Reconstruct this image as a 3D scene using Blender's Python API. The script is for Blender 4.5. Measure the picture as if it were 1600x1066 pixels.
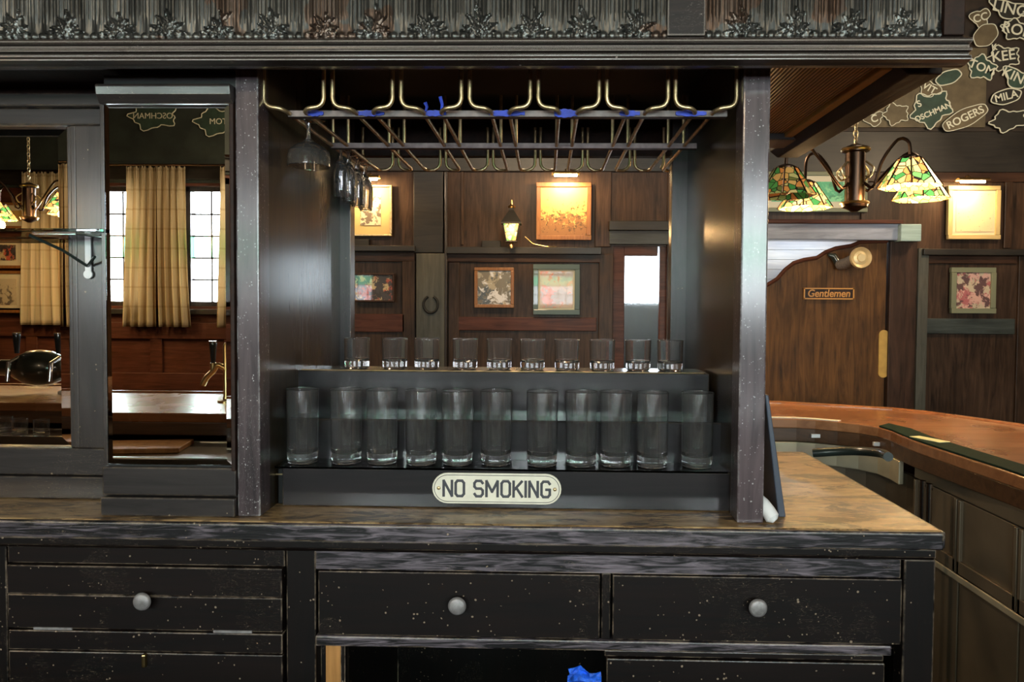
import bpy, bmesh, math, random
from mathutils import Vector, Matrix, Euler
PI = math.pi
R_ = math.radians
random.seed(7)
sc = bpy.context.scene
COL = sc.collection
for o in list(bpy.data.objects): bpy.data.objects.remove(o)

# ------------------------------------------------------------------ camera
EYE = 1.45; F = 1120.0
SHX, SHY = -0.0160, -0.01375
cam = bpy.data.cameras.new('camera'); co = bpy.data.objects.new('camera', cam); COL.objects.link(co)
cam.sensor_width = 36; cam.lens = F / 1600 * 36; cam.shift_x = SHX; cam.shift_y = SHY
cam.clip_start = 0.02
CM = Matrix.Rotation(R_(1.35), 4, 'Z') @ Matrix.Rotation(R_(90 - 1.8), 4, 'X') @ Matrix.Rotation(R_(0.37), 4, 'Z')
co.matrix_world = Matrix.Translation((0, 0, EYE)) @ CM
sc.camera = co

def at(px, py, Y=None, X=None, Z=None):
    d = CM.to_3x3() @ Vector(((px - 800 + SHX * 1600) / F, -(py - 533 - SHY * 1600) / F, -1))
    if Y is not None: t = Y / d.y
    elif X is not None: t = X / d.x
    else: t = (Z - EYE) / d.z
    return Vector((0, 0, EYE)) + d * t

# ------------------------------------------------------------------ world, light, exposure
w = bpy.data.worlds.new('world'); sc.world = w; w.use_nodes = True
bg = w.node_tree.nodes['Background']; bg.inputs[0].default_value = (0.62, 0.80, 1.0, 1); bg.inputs[1].default_value = 1.0
vs = sc.view_settings
vs.view_transform = 'Standard'; vs.look = 'None'; vs.exposure = 1.15; vs.gamma = 1.0; vs.use_curve_mapping = False
sc.cycles.use_denoising = True
sc.cycles.max_bounces = 14; sc.cycles.transmission_bounces = 12; sc.cycles.glossy_bounces = 6
sc.cycles.diffuse_bounces = 4; sc.cycles.transparent_max_bounces = 12
sc.cycles.caustics_reflective = False; sc.cycles.caustics_refractive = False
sc.cycles.sample_clamp_indirect = 6.0

def area(name, loc, rot, sx, sy, power, col):
    l = bpy.data.lights.new(name, 'AREA'); l.shape = 'RECTANGLE'; l.size = sx; l.size_y = sy
    l.energy = power; l.color = col
    o = bpy.data.objects.new(name, l); COL.objects.link(o); o.location = loc; o.rotation_euler = rot
    return o
def point(name, loc, power, col, r=0.03):
    l = bpy.data.lights.new(name, 'POINT'); l.energy = power; l.color = col; l.shadow_soft_size = r
    o = bpy.data.objects.new(name, l); COL.objects.link(o); o.location = loc
    return o
WARM = (1.0, 0.62, 0.28); DAY = (0.90, 0.94, 1.0)
WY = -2.64                       # window wall
WINS = [(-3.55, -2.93), (-2.66, -2.02), (-1.55, -0.75), (-0.25, 0.55), (1.05, 1.85), (2.35, 3.15)]
WZ0, WZ1 = 1.42, 2.30
for a, b in WINS:
    area('daylight', ((a + b) / 2, WY - 0.35, (WZ0 + WZ1) / 2 + .1), (R_(90), 0, 0), (b - a) + .35, 1.2, 85 * (b - a), DAY)
FWIN = (975, 400, 1025, 640)      # glass of the far door
p0 = at(1000, 480, 5.4)
area('daylight', (p0.x, 5.45, 1.55), (R_(-90), 0, 0), .8, 1.4, 9, (.9, .97, 1))

# ------------------------------------------------------------------ materials
MATS = {}
def newmat(name):
    m = bpy.data.materials.new(name); m.use_nodes = True
    nt = m.node_tree; b = nt.nodes['Principled BSDF']
    return m, nt, b
def N(nt, t, **k):
    n = nt.nodes.new(t)
    for a, v in k.items(): setattr(n, a, v)
    return n
def ramp(nt, fac, stops):
    r = N(nt, 'ShaderNodeValToRGB'); e = r.color_ramp.elements
    while len(e) < len(stops): e.new(0.5)
    for i, (p, c) in enumerate(stops):
        e[i].position = p; e[i].color = (*c, 1) if len(c) == 3 else c
    nt.links.new(fac, r.inputs[0]); return r.outputs[0]
def mixc(nt, fac, a, b):
    m = N(nt, 'ShaderNodeMix', data_type='RGBA')
    for i, v in ((0, fac), (6, a), (7, b)):
        if isinstance(v, (int, float)): m.inputs[i].default_value = v
        elif isinstance(v, tuple): m.inputs[i].default_value = (*v, 1)
        else: nt.links.new(v, m.inputs[i])
    return m.outputs[2]
def mth(nt, op, a, b=None, clamp=False):
    m = N(nt, 'ShaderNodeMath', operation=op); m.use_clamp = clamp
    for i, v in ((0, a), (1, b)):
        if v is None: continue
        if isinstance(v, (int, float)): m.inputs[i].default_value = v
        else: nt.links.new(v, m.inputs[i])
    return m.outputs[0]
def coords(nt, scale=(1, 1, 1), rot=(0, 0, 0)):
    tc = N(nt, 'ShaderNodeTexCoord'); mp = N(nt, 'ShaderNodeMapping')
    mp.inputs['Scale'].default_value = scale; mp.inputs['Rotation'].default_value = rot
    nt.links.new(tc.outputs['Object'], mp.inputs[0]); return mp.outputs[0]
def noise(nt, vec, s, det=4, rough=.55, dist=0.0):
    n = N(nt, 'ShaderNodeTexNoise'); n.inputs['Scale'].default_value = s; n.inputs['Detail'].default_value = det
    n.inputs['Roughness'].default_value = rough; n.inputs['Distortion'].default_value = dist
    nt.links.new(vec, n.inputs['Vector']); return n.outputs[0]
def bump(nt, b, h, s=.2, d=.002):
    bp = N(nt, 'ShaderNodeBump'); bp.inputs['Strength'].default_value = s; bp.inputs['Distance'].default_value = d
    nt.links.new(h, bp.inputs['Height']); nt.links.new(bp.outputs[0], b.inputs['Normal'])

DK = .62
def wood(name, c1, c2, rough=.35, axis='x', wear_glint=0.0, wcol=(.35, .25, .16), specks=0.0, coat=0.0, gs=1.0, bs=.25, spec=.5, rs=(.36, .68), wm=(.42, .62), ss=.24, cr=.16, vsc=95):
    c1 = tuple(v * DK for v in c1) if max(c1) < .04 else c1; c2 = tuple(v * DK for v in c2) if max(c2) < .06 else c2
    m, nt, b = newmat(name)
    st = {'x': (1.2, 14, 14), 'y': (14, 1.2, 14), 'z': (14, 14, 1.2)}[axis]
    v = coords(nt, tuple(s * gs for s in st))
    g = noise(nt, v, 3.0, 6, .62, 1.2)
    v2 = coords(nt, (1, 1, 1))
    big = noise(nt, v2, 3.5, 3, .5)
    g2 = mth(nt, 'ADD', mth(nt, 'MULTIPLY', g, .7), mth(nt, 'MULTIPLY', big, .35))
    col = ramp(nt, g2, [(rs[0], c1), (rs[1], c2)])
    b.inputs['Specular IOR Level'].default_value = spec
    if specks > 0:
        vo = N(nt, 'ShaderNodeTexVoronoi'); vo.inputs['Scale'].default_value = vsc; nt.links.new(v2, vo.inputs['Vector'])
        sz_ = ramp(nt, noise(nt, v2, 60, 2, .6), [(.40, (.02,) * 3), (.70, (ss,) * 3)])
        sp = mth(nt, 'LESS_THAN', vo.outputs['Distance'], sz_)
        msk = mth(nt, 'GREATER_THAN', noise(nt, v2, 14, 3, .6), .66 - .12 * specks)
        sp = mth(nt, 'MULTIPLY', sp, msk)
        sp = mth(nt, 'MULTIPLY', sp, .6)
        col = mixc(nt, sp, col, wcol)
        v3 = coords(nt, (2.2, 9, 9) if axis == 'x' else (9, 9, 2.2), (0, .5, .3))
        scr = noise(nt, v3, 9, 2, .5, 3.0)
        scr = mth(nt, 'LESS_THAN', mth(nt, 'ABSOLUTE', mth(nt, 'SUBTRACT', scr, .5)), .0022)
        scr = mth(nt, 'MULTIPLY', scr, mth(nt, 'GREATER_THAN', noise(nt, v2, 6, 2, .5), .56))
        col = mixc(nt, mth(nt, 'MULTIPLY', scr, .45), col, wcol)
    if wear_glint > 0:
        bv = N(nt, 'ShaderNodeBevel'); bv.samples = 4; bv.inputs['Radius'].default_value = .0035
        ge = N(nt, 'ShaderNodeNewGeometry')
        dt = N(nt, 'ShaderNodeVectorMath', operation='DOT_PRODUCT')
        nt.links.new(bv.outputs[0], dt.inputs[0]); nt.links.new(ge.outputs['Normal'], dt.inputs[1])
        e = mth(nt, 'GREATER_THAN', mth(nt, 'SUBTRACT', 1.0, dt.outputs['Value']), .03)
        e = mth(nt, 'MULTIPLY', e, ramp(nt, noise(nt, v2, 22, 4, .7), [(wm[0], (0, 0, 0)), (wm[1], (1, 1, 1))]))
        e = mth(nt, 'MULTIPLY', e, wear_glint)
        col = mixc(nt, e, col, wcol)
    nt.links.new(col, b.inputs['Base Color'])
    rr = mth(nt, 'ADD', mth(nt, 'MULTIPLY', big, .3), rough - .12)
    nt.links.new(rr, b.inputs['Roughness'])
    b.inputs['Coat Weight'].default_value = coat; b.inputs['Coat Roughness'].default_value = cr
    bump(nt, b, g, bs, .0012)
    MATS[name] = m; return m
def plain(name, col, rough=.5, metal=0.0, coat=0, ns=0, nv=.3, bs=0):
    m, nt, b = newmat(name)
    b.inputs['Metallic'].default_value = metal; b.inputs['Roughness'].default_value = rough
    b.inputs['Coat Weight'].default_value = coat
    if ns:
        v = coords(nt); n = noise(nt, v, ns, 4)
        nt.links.new(ramp(nt, n, [(.3, tuple(c * (1 - nv) for c in col)), (.7, tuple(min(1, c * (1 + nv)) for c in col))]), b.inputs['Base Color'])
        if bs: bump(nt, b, n, bs, .002)
    else: b.inputs['Base Color'].default_value = (*col, 1)
    MATS[name] = m; return m
def emis(name, col, s, base=(.5, .4, .3)):
    m, nt, b = newmat(name); b.inputs['Base Color'].default_value = (*base, 1)
    b.inputs['Emission Color'].default_value = (*col, 1); b.inputs['Emission Strength'].default_value = s
    MATS[name] = m; return m
def glassm(name, col=(1, 1, 1), rough=0.0, ior=1.45, bumpy=0):
    m, nt, b = newmat(name); b.inputs['Base Color'].default_value = (*col, 1)
    b.inputs['Transmission Weight'].default_value = 1; b.inputs['Roughness'].default_value = rough; b.inputs['IOR'].default_value = ior
    if bumpy:
        bump(nt, b, noise(nt, coords(nt), bumpy, 2), .3, .004)
    MATS[name] = m; return m

BLK = ((.007, .004, .0035), (.026, .013, .010))
wood('dark_x', *BLK, rough=0.55, axis='x', wear_glint=.85, specks=1.0, coat=0.6, spec=0.25, cr=0.18)
wood('dark_z', *BLK, rough=0.55, axis='z', wear_glint=.75, specks=.8, coat=0.6, spec=0.25, cr=0.18)
wood('dark_y', *BLK, rough=0.55, axis='y', wear_glint=.6, specks=.5, coat=0.6, spec=0.25, cr=0.18)
wood('cabinet_x', (.003, .0018, .0018), (.011, .0045, .0035), rough=0.55, spec=0.2, axis='x', wear_glint=.9, specks=1.5, coat=0.45, wcol=(.38, .28, .2), cr=0.22)
wood('cabinet_z', (.003, .0018, .0018), (.009, .004, .003), rough=0.55, spec=0.2, axis='z', wear_glint=.8, specks=1.3, coat=0.45, wcol=(.38, .28, .2), cr=0.22)
wood('post', (.022, .014, .017), (.085, .058, .064), rough=0.5, axis='z', wear_glint=.9, specks=2.0, coat=1.0, wcol=(.50, .48, .48), ss=.30, vsc=190, spec=0.3, cr=0.17)
wood('panel_gloss', (.014, .009, .003), (.050, .030, .012), rough=0.55, spec=0.2, axis='z', coat=0.9, bs=.1, cr=0.2)
wood('step', (.006, .005, .007), (.020, .014, .016), rough=0.5, axis='x', wear_glint=.4, coat=0.9, bs=.1, spec=0.25, cr=0.14)
wood('frame_grey', (.014, .010, .009), (.055, .041, .036), rough=0.5, axis='z', wear_glint=.3, specks=.5, coat=0.8, spec=0.3, cr=0.2)
wood('frame_grey_x', (.014, .010, .010), (.055, .043, .040), rough=0.5, axis='x', wear_glint=.5, specks=.5, coat=0.8, spec=0.3, cr=0.2)
wood('counter_edge', (.006, .0045, .006), (.17, .14, .165), rough=.42, axis='x', wear_glint=.95, specks=.3, gs=3.2, wcol=(.45, .33, .22), bs=.6, rs=(.48, .66), spec=.4, coat=0.3, cr=0.25)
wood('cornice', (.010, .0065, .005), (.035, .021, .016), rough=0.5, axis='x', wear_glint=1.0, specks=.3, coat=0.8, wcol=(.36, .31, .27), wm=(.15, .40), spec=0.3, cr=0.18)  # light bead lines: edge wear widened into painted highlights
wood('canopy_side', (.012, .005, .003), (.045, .017, .009), rough=.55, axis='y', spec=.25)
wood('wall_wood', (.022, .012, .007), (.082, .045, .027), rough=.42, axis='z', gs=.8, spec=.25)
wood('wall_wood_x', (.022, .010, .006), (.08, .037, .021), rough=.42, axis='x', gs=.8, spec=.25)
wood('wall_red', (.045, .014, .008), (.13, .045, .026), rough=.42, axis='x', gs=.8, spec=.25)
wood('wall_dark', (.012, .010, .008), (.040, .032, .024), rough=.42, axis='x', gs=.8)
wood('wall_grey', (.045, .043, .032), (.105, .098, .076), rough=.5, axis='z', gs=.8)
wood('wall_green', (.030, .036, .032), (.065, .076, .068), rough=.45, axis='x', gs=.8)
wood('door_wood', (.035, .014, .004), (.17, .075, .022), rough=.5, axis='z', gs=.7, spec=.25)
wood('door_dark', (.020, .010, .006), (.070, .034, .020), rough=.4, axis='z', gs=.7, spec=.25)
wood('bar_top', (.20, .075, .028), (.40, .175, .075), rough=.25, axis='x', gs=.6, coat=.5)
wood('bar_apron', (.045, .020, .009), (.12, .055, .024), rough=.35, axis='x', gs=.8, coat=.3)
wood('floor_wood', (.02, .010, .005), (.06, .03, .015), rough=.5, axis='x')
wood('end_green', (.28, .40, .38), (.45, .60, .57), rough=.35, axis='x', gs=.7)
wood('beam_sky_tint', (.22, .24, .31), (.46, .50, .62), rough=.3, axis='x', gs=.7, coat=.4)  # blue-grey sky reflection put into the wood colour
wood('pale_board', (.55, .62, .72), (.80, .86, .92), rough=.45, axis='x', gs=.7)  # whitish boards, blue of the daylight put into their colour
wood('raw_strip', (.22, .09, .02), (.50, .24, .07), rough=.5, axis='z')
wood('pic_frame', (.16, .06, .015), (.34, .15, .045), rough=.35, axis='z', gs=2)
plain('black', (.004, .004, .004), .6)
plain('shadow_box', (.006, .005, .005), .5)
plain('brass', (.60, .42, .18), .28, 1.0)
plain('brass_dull', (.62, .47, .26), .36, .9, ns=60, nv=.3)
plain('bronze', (.09, .055, .038), .30, 1.0)
plain('bell_gold', (.78, .60, .32), .42, .35)
plain('chrome', (.80, .80, .82), .12, 1.0)
plain('steel', (.48, .46, .42), .28, 1.0, ns=3, nv=.2)
plain('steel_dark', (.22, .17, .115), .42, .5, ns=3, nv=.3); plain('steel_tan', (.62, .54, .38), .42, .5, ns=3, nv=.3)
plain('nickel', (.30, .28, .28), .55, .6, ns=90, nv=.25)
plain('bar_grey', (.16, .13, .12), .5, .3, ns=40, nv=.4)
plain('tape', (.02, .05, .42), .6, ns=50, nv=.4)
plain('tape_bright', (.01, .11, .70), .6, ns=120, nv=.5)
plain('white', (.80, .80, .80), .4)
plain('cream', (.74, .70, .58), .45, ns=40, nv=.08)
plain('letter_dark', (.045, .045, .055), .5)
plain('mat_rubber', (.006, .022, .015), .8, ns=80, nv=.3).node_tree.nodes['Principled BSDF'].inputs['Specular IOR Level'].default_value = .1
plain('paper_yellow', (.85, .83, .45), .6)
plain('chalk', (.66, .66, .54), .8)
plain('leaf_green', (.028, .055, .040), .7, ns=12, nv=.4)
plain('leaf_tan', (.11, .085, .048), .7, ns=10, nv=.3)
plain('leaf_dark', (.018, .016, .012), .7, ns=12, nv=.4)
plain('upper_dark', (.028, .018, .012), .7, ns=8, nv=.4)
plain('gold_paint', (.62, .28, .06), .4)
plain('mustard', (.55, .33, .08), .4, ns=20, nv=.15)
plain('slate', (.05, .06, .085), .4)
plain('dark_handle', (.018, .025, .032), .25, coat=.5)
plain('gloss_black', (.022, .030, .026), .30, coat=.5)
plain('plaster', (.09, .07, .05), .8, ns=4)
glassm('glass'); MATS['glass'].node_tree.nodes['Principled BSDF'].inputs['Transmission Weight'].default_value = .975; glassm('shelf_glass', (.80, .95, .90)); glassm('frosted', (.93, .98, 1), .22, 1.3, 60)  # small diffuse share paints a white haze that brightens the glass edges
def panem(name, col):
    m, nt, b = newmat(name); tr = N(nt, 'ShaderNodeBsdfTransparent'); tr.inputs[0].default_value = (*col, 1)
    gl = N(nt, 'ShaderNodeBsdfGlossy'); gl.inputs['Roughness'].default_value = .05; fr = N(nt, 'ShaderNodeFresnel'); fr.inputs[0].default_value = 1.45
    ms = N(nt, 'ShaderNodeMixShader'); nt.links.new(fr.outputs[0], ms.inputs[0]); nt.links.new(tr.outputs[0], ms.inputs[1]); nt.links.new(gl.outputs[0], ms.inputs[2])
    nt.links.new(ms.outputs[0], nt.nodes['Material Output'].inputs[0]); MATS[name] = m
panem('pane_clear', (1, 1, 1)); panem('pane_green', (.50, .88, .66))
m, nt, b = newmat('mirror'); b.inputs['Metallic'].default_value = 1; b.inputs['Base Color'].default_value = (.93, .95, .94, 1); b.inputs['Roughness'].default_value = .004; MATS['mirror'] = m
emis('bulb', (1.0, .72, .38), 60); emis('bulb_tube', (1.0, .70, .34), 40)
# pressed tin
m, nt, b = newmat('tin'); v = coords(nt, (1, 1, .25)); n = noise(nt, v, 30, 5, .7)
n2 = noise(nt, coords(nt), 7, 3)
c = ramp(nt, n, [(.3, (.03, .03, .028)), (.7, (.13, .13, .12))])
c = mixc(nt, mth(nt, 'MULTIPLY', mth(nt, 'GREATER_THAN', n2, .60), .5), c, (.10, .05, .028))
nt.links.new(c, b.inputs['Base Color']); b.inputs['Metallic'].default_value = .8; b.inputs['Roughness'].default_value = .33
bump(nt, b, noise(nt, v, 90, 3), .35, .002); MATS['tin'] = m
# worn worktop: tan worn varnish with dark stains
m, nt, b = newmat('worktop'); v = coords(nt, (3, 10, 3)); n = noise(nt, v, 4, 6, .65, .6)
c = ramp(nt, n, [(.3, (.20, .11, .040)), (.5, (.46, .29, .13)), (.70, (.66, .48, .26))])
st = noise(nt, coords(nt, (1.2, 3.4, 1)), 7, 6, .75, .8)
c = mixc(nt, ramp(nt, st, [(.50, (0, 0, 0)), (.58, (.9, .9, .9))]), c, (.035, .018, .010))
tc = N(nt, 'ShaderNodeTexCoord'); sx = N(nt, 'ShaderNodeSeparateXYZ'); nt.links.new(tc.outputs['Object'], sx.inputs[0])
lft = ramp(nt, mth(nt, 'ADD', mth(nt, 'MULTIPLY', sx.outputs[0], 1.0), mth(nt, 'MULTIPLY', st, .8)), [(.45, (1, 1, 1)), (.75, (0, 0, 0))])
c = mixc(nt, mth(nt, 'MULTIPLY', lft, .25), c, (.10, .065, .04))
nt.links.new(c, b.inputs['Base Color']); b.inputs['Roughness'].default_value = .38; b.inputs['Coat Weight'].default_value = .25
bump(nt, b, n, .3, .001); MATS['worktop'] = m
# ribbed soffit
m, nt, b = newmat('ribbed'); wv = N(nt, 'ShaderNodeTexWave', wave_type='BANDS', bands_direction='X'); wv.inputs['Scale'].default_value = 40
nt.links.new(coords(nt), wv.inputs['Vector'])
nt.links.new(ramp(nt, wv.outputs[0], [(.1, (.16, .09, .035)), (.6, (.80, .54, .27))]), b.inputs['Base Color']); b.inputs['Roughness'].default_value = .42
bump(nt, b, wv.outputs[0], .8, .004); MATS['ribbed'] = m
# tin-sheet frieze end etc. curtain plaid
m, nt, b = newmat('curtain')
sx = N(nt, 'ShaderNodeSeparateXYZ'); tc = N(nt, 'ShaderNodeTexCoord'); nt.links.new(tc.outputs['UV'], sx.inputs[0])
def stripe(out, per, wd, off=0):
    f = mth(nt, 'FRACT', mth(nt, 'ADD', mth(nt, 'MULTIPLY', out, 1 / per), off)); return mth(nt, 'LESS_THAN', f, wd)
cc = mixc(nt, mth(nt, 'MULTIPLY', stripe(sx.outputs[0], .11, .18), .55), (.66, .56, .38), (.50, .36, .19))
cc = mixc(nt, mth(nt, 'MULTIPLY', stripe(sx.outputs[0], .11, .06, .4), .5), cc, (.42, .38, .25))
cc = mixc(nt, mth(nt, 'MULTIPLY', stripe(sx.outputs[1], .14, .10), .35), cc, (.36, .24, .10))
nt.links.new(cc, b.inputs['Base Color']); b.inputs['Roughness'].default_value = .85
tl = N(nt, 'ShaderNodeBsdfTranslucent'); nt.links.new(cc, tl.inputs[0]); ms = N(nt, 'ShaderNodeMixShader'); ms.inputs[0].default_value = .35
nt.links.new(b.outputs[0], ms.inputs[1]); nt.links.new(tl.outputs[0], ms.inputs[2]); nt.links.new(ms.outputs[0], nt.nodes['Material Output'].inputs[0]); MATS['curtain'] = m
# stained glass lampshades: local panels lit by the bulb inside
def stained(name, s):
    m, nt, b = newmat(name); v = coords(nt); vo = N(nt, 'ShaderNodeTexVoronoi'); vo.inputs['Scale'].default_value = 38; nt.links.new(v, vo.inputs['Vector'])
    c = ramp(nt, mth(nt, 'FRACT', mth(nt, 'MULTIPLY', vo.outputs['Color'], 3.7)), [(.0, (.85, .42, .10)), (.30, (.92, .66, .24)), (.55, (.10, .38, .08)), (.74, (.06, .22, .05)), (.8, (.80, .30, .07))])
    ve = N(nt, 'ShaderNodeTexVoronoi', feature='DISTANCE_TO_EDGE'); ve.inputs['Scale'].default_value = 38; nt.links.new(v, ve.inputs['Vector'])
    lead = mth(nt, 'LESS_THAN', ve.outputs['Distance'], .05)
    c2 = mixc(nt, lead, c, (.02, .015, .01))
    nt.links.new(c2, b.inputs['Base Color']); nt.links.new(c2, b.inputs['Emission Color']); b.inputs['Emission Strength'].default_value = s
    b.inputs['Roughness'].default_value = .3; MATS[name] = m
stained('stained_lit', 1.0); stained('stained_dim', .06)
# prints: procedural pictures
def art(name, base, inks, sc_=14, thr=.55, zlow=None, strg=1.0):
    m, nt, b = newmat(name); v = coords(nt); col = mixc(nt, noise(nt, v, 5, 2), base, tuple(c * .85 for c in base))
    for k, ink in enumerate(inks):
        v2 = coords(nt, (1, 1, 1), (0, 1.3 * k, 0)); n = noise(nt, v2, sc_ * (1 + .35 * k), 5, .65, .4)
        if zlow is not None:
            s_ = N(nt, 'ShaderNodeSeparateXYZ'); t_ = N(nt, 'ShaderNodeTexCoord'); nt.links.new(t_.outputs['Object'], s_.inputs[0])
            n = mth(nt, 'SUBTRACT', n, mth(nt, 'MULTIPLY', mth(nt, 'SUBTRACT', s_.outputs[2], zlow), 1.3))
        f = ramp(nt, n, [(thr, (0, 0, 0)), (thr + .05, (strg,) * 3)])
        col = mixc(nt, f, col, ink)
    nt.links.new(col, b.inputs['Base Color']); b.inputs['Roughness'].default_value = .45; b.inputs['Coat Weight'].default_value = .3
    MATS[name] = m
art('art_poster', (.62, .40, .12), [(.10, .055, .02), (.25, .12, .04)], 34, .50, -.04)
art('art_matted', (.60, .55, .42), [(.12, .10, .08)], 30, .50)
art('art_family', (.62, .48, .26), [(.50, .10, .06), (.04, .03, .03), (.06, .05, .05)], 13, .50)
art('art_dog', (.45, .40, .30), [(.10, .12, .14), (.75, .75, .78), (.20, .18, .14)], 9, .50)
art('art_map', (.55, .42, .32), [(.62, .22, .13), (.40, .34, .30)], 11, .50)
art('art_letter', (.72, .62, .40), [(.30, .22, .12)], 60, .62)
art('art_flower', (.60, .50, .36), [(.45, .13, .14), (.68, .40, .34), (.12, .06, .06)], 12, .51)
art('art_green', (.05, .42, .20), [(.03, .25, .12), (.2, .6, .3)], 8, .5)
art('art_sketch', (.55, .46, .32), [(.14, .11, .08)], 18, .55)

plain('upper_green', (.022, .030, .026), .7, ns=6, nv=.4)
# ------------------------------------------------------------------ mesh helpers
class MB:
    def __init__(s): s.v = []; s.f = []; s.uv = None; s.sm = set()
    def add(s, vs_, fs_, smooth=False):
        n = len(s.v); s.v += [Vector(v) for v in vs_]
        k = len(s.f); s.f += [tuple(i + n for i in f) for f in fs_]
        if smooth: s.sm |= set(range(k, len(s.f)))
        return s
    def box(s, x0, x1, y0, y1, z0, z1):
        x0, x1 = min(x0, x1), max(x0, x1); y0, y1 = min(y0, y1), max(y0, y1); z0, z1 = min(z0, z1), max(z0, z1)
        return s.add([(x0, y0, z0), (x1, y0, z0), (x1, y1, z0), (x0, y1, z0), (x0, y0, z1), (x1, y0, z1), (x1, y1, z1), (x0, y1, z1)],
                     [(0, 3, 2, 1), (4, 5, 6, 7), (0, 1, 5, 4), (1, 2, 6, 5), (2, 3, 7, 6), (3, 0, 4, 7)])
    def pbox(s, p0x, p0y, p1x, p1y, Y, dep=.03):          # a box whose front face fills this rectangle at depth Y
        a = at(p0x, (p0y + p1y) / 2, Y); b_ = at(p1x, (p0y + p1y) / 2, Y); c_ = at((p0x + p1x) / 2, p0y, Y); d = at((p0x + p1x) / 2, p1y, Y)
        return s.box(a.x, b_.x, Y, Y + dep, d.z, c_.z)
    def prism(s, pts, axis, a0, a1):                      # pts 2D polygon extruded along axis
        def P(p, a): return {'x': (a, p[0], p[1]), 'y': (p[0], a, p[1]), 'z': (p[0], p[1], a)}[axis]
        n = len(pts)
        vs_ = [P(p, a0) for p in pts] + [P(p, a1) for p in pts]
        fs_ = [tuple(range(n - 1, -1, -1)), tuple(range(n, 2 * n))] + [(i, (i + 1) % n, n + (i + 1) % n, n + i) for i in range(n)]
        return s.add(vs_, fs_)
    def tube(s, pts, r, seg=8, flat=None, cap=True):
        pts = [Vector(p) for p in pts]; n = len(pts); rs = r if isinstance(r, (list, tuple)) else [r] * n
        prev = None; vs_ = []
        for i, p in enumerate(pts):
            t = (pts[min(i + 1, n - 1)] - pts[max(i - 1, 0)]).normalized()
            if prev is None:
                up = Vector((0, 0, 1)) if abs(t.z) < .9 else Vector((1, 0, 0)); a = t.cross(up).normalized()
            else: a = (prev - t * prev.dot(t)).normalized()
            prev = a; b_ = t.cross(a)
            for k in range(seg):
                an = 2 * PI * k / seg; vs_.append(p + (a * math.cos(an) + b_ * math.sin(an)) * rs[i])
        fs_ = [(i * seg + k, i * seg + (k + 1) % seg, (i + 1) * seg + (k + 1) % seg, (i + 1) * seg + k) for i in range(n - 1) for k in range(seg)]
        if cap: fs_ += [tuple(range(seg - 1, -1, -1)), tuple(range((n - 1) * seg, n * seg))]
        return s.add(vs_, fs_, True)
    def lathe(s, prof, c=(0, 0, 0), seg=24, axis='z', smooth=True, rot=0.0):  # prof [(r, h)]
        n = len(prof); vs_ = []; c = Vector(c)
        for r, h in prof:
            for k in range(seg):
                a = 2 * PI * k / seg + rot; x, y = r * math.cos(a), r * math.sin(a)
                q = {'z': (x, y, h), 'y': (x, h, y), 'x': (h, x, y)}[axis]; vs_.append(c + Vector(q))
        fs_ = [(i * seg + k, i * seg + (k + 1) % seg, (i + 1) * seg + (k + 1) % seg, (i + 1) * seg + k) for i in range(n - 1) for k in range(seg)]
        if prof[0][0] > 1e-6: fs_.append(tuple(range(seg - 1, -1, -1)))
        if prof[-1][0] > 1e-6: fs_.append(tuple(range((n - 1) * seg, n * seg)))
        return s.add(vs_, fs_, smooth)
    def build(s, name, mat, parent=None, bevel=0.0, seg=2):
        off = Vector((0, 0, 0)); p = parent
        while p: off += p.location; p = p.parent
        me = bpy.data.meshes.new(name); me.from_pydata([v - off for v in s.v], [], s.f)
        bm = bmesh.new(); bm.from_mesh(me); bmesh.ops.remove_doubles(bm, verts=bm.verts, dist=1e-6)
        bmesh.ops.recalc_face_normals(bm, faces=bm.faces); bm.to_mesh(me); bm.free()
        if s.sm:
            me.polygons.foreach_set('use_smooth', [True] * len(me.polygons))
            if len(s.sm) < len(s.f) or True:
                try: me.set_sharp_from_angle(angle=R_(40))
                except Exception: pass
        me.materials.append(MATS[mat])
        o = bpy.data.objects.new(name, me); COL.objects.link(o); o.parent = parent
        if bevel:
            md = o.modifiers.new('bevel', 'BEVEL'); md.width = bevel; md.segments = seg; md.limit_method = 'ANGLE'; md.harden_normals = False
        return o
def tag(o, label, cat, group=None, kind=None):
    o['label'] = label; o['category'] = cat
    if group: o['group'] = group
    if kind: o['kind'] = kind
    return o
def thing(name, label, cat, loc=(0, 0, 0), group=None):
    o = bpy.data.objects.new(name, None); o.empty_display_size = .05; COL.objects.link(o); o.location = loc
    return tag(o, label, cat, group)
def struct(o): o['kind'] = 'structure'; return o
def copy_tree(o, parent=None):
    c = o.copy(); COL.objects.link(c); c.parent = parent
    for ch in o.children: copy_tree(ch, c)
    return c
def text(body, size, loc, mat, parent, name='lettering', ext=.001, off=0.0, rot=0.0, sx=1.0, shear=0.0, face=1):
    cu = bpy.data.curves.new(name, 'FONT'); cu.body = body; cu.size = size; cu.extrude = ext; cu.offset = off
    cu.align_x = 'CENTER'; cu.align_y = 'CENTER'; cu.shear = shear
    cu.materials.append(MATS[mat]); o = bpy.data.objects.new(name, cu); COL.objects.link(o)
    p = Vector((0, 0, 0)); q = parent
    while q: p += q.location; q = q.parent
    o.parent = parent; o.location = Vector(loc) - p
    o.rotation_euler = (Matrix.Rotation(R_(90), 3, 'X') @ Matrix.Rotation(rot, 3, 'Z')).to_euler(); o.scale = (sx, 1, 1)
    bpy.context.view_layer.update()
    me = bpy.data.meshes.new_from_object(o.evaluated_get(bpy.context.evaluated_depsgraph_get()))
    n = bpy.data.objects.new(name, me); COL.objects.link(n); n.parent = parent; n.location = o.location; n.rotation_euler = o.rotation_euler; n.scale = o.scale
    bpy.data.objects.remove(o); return n
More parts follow.
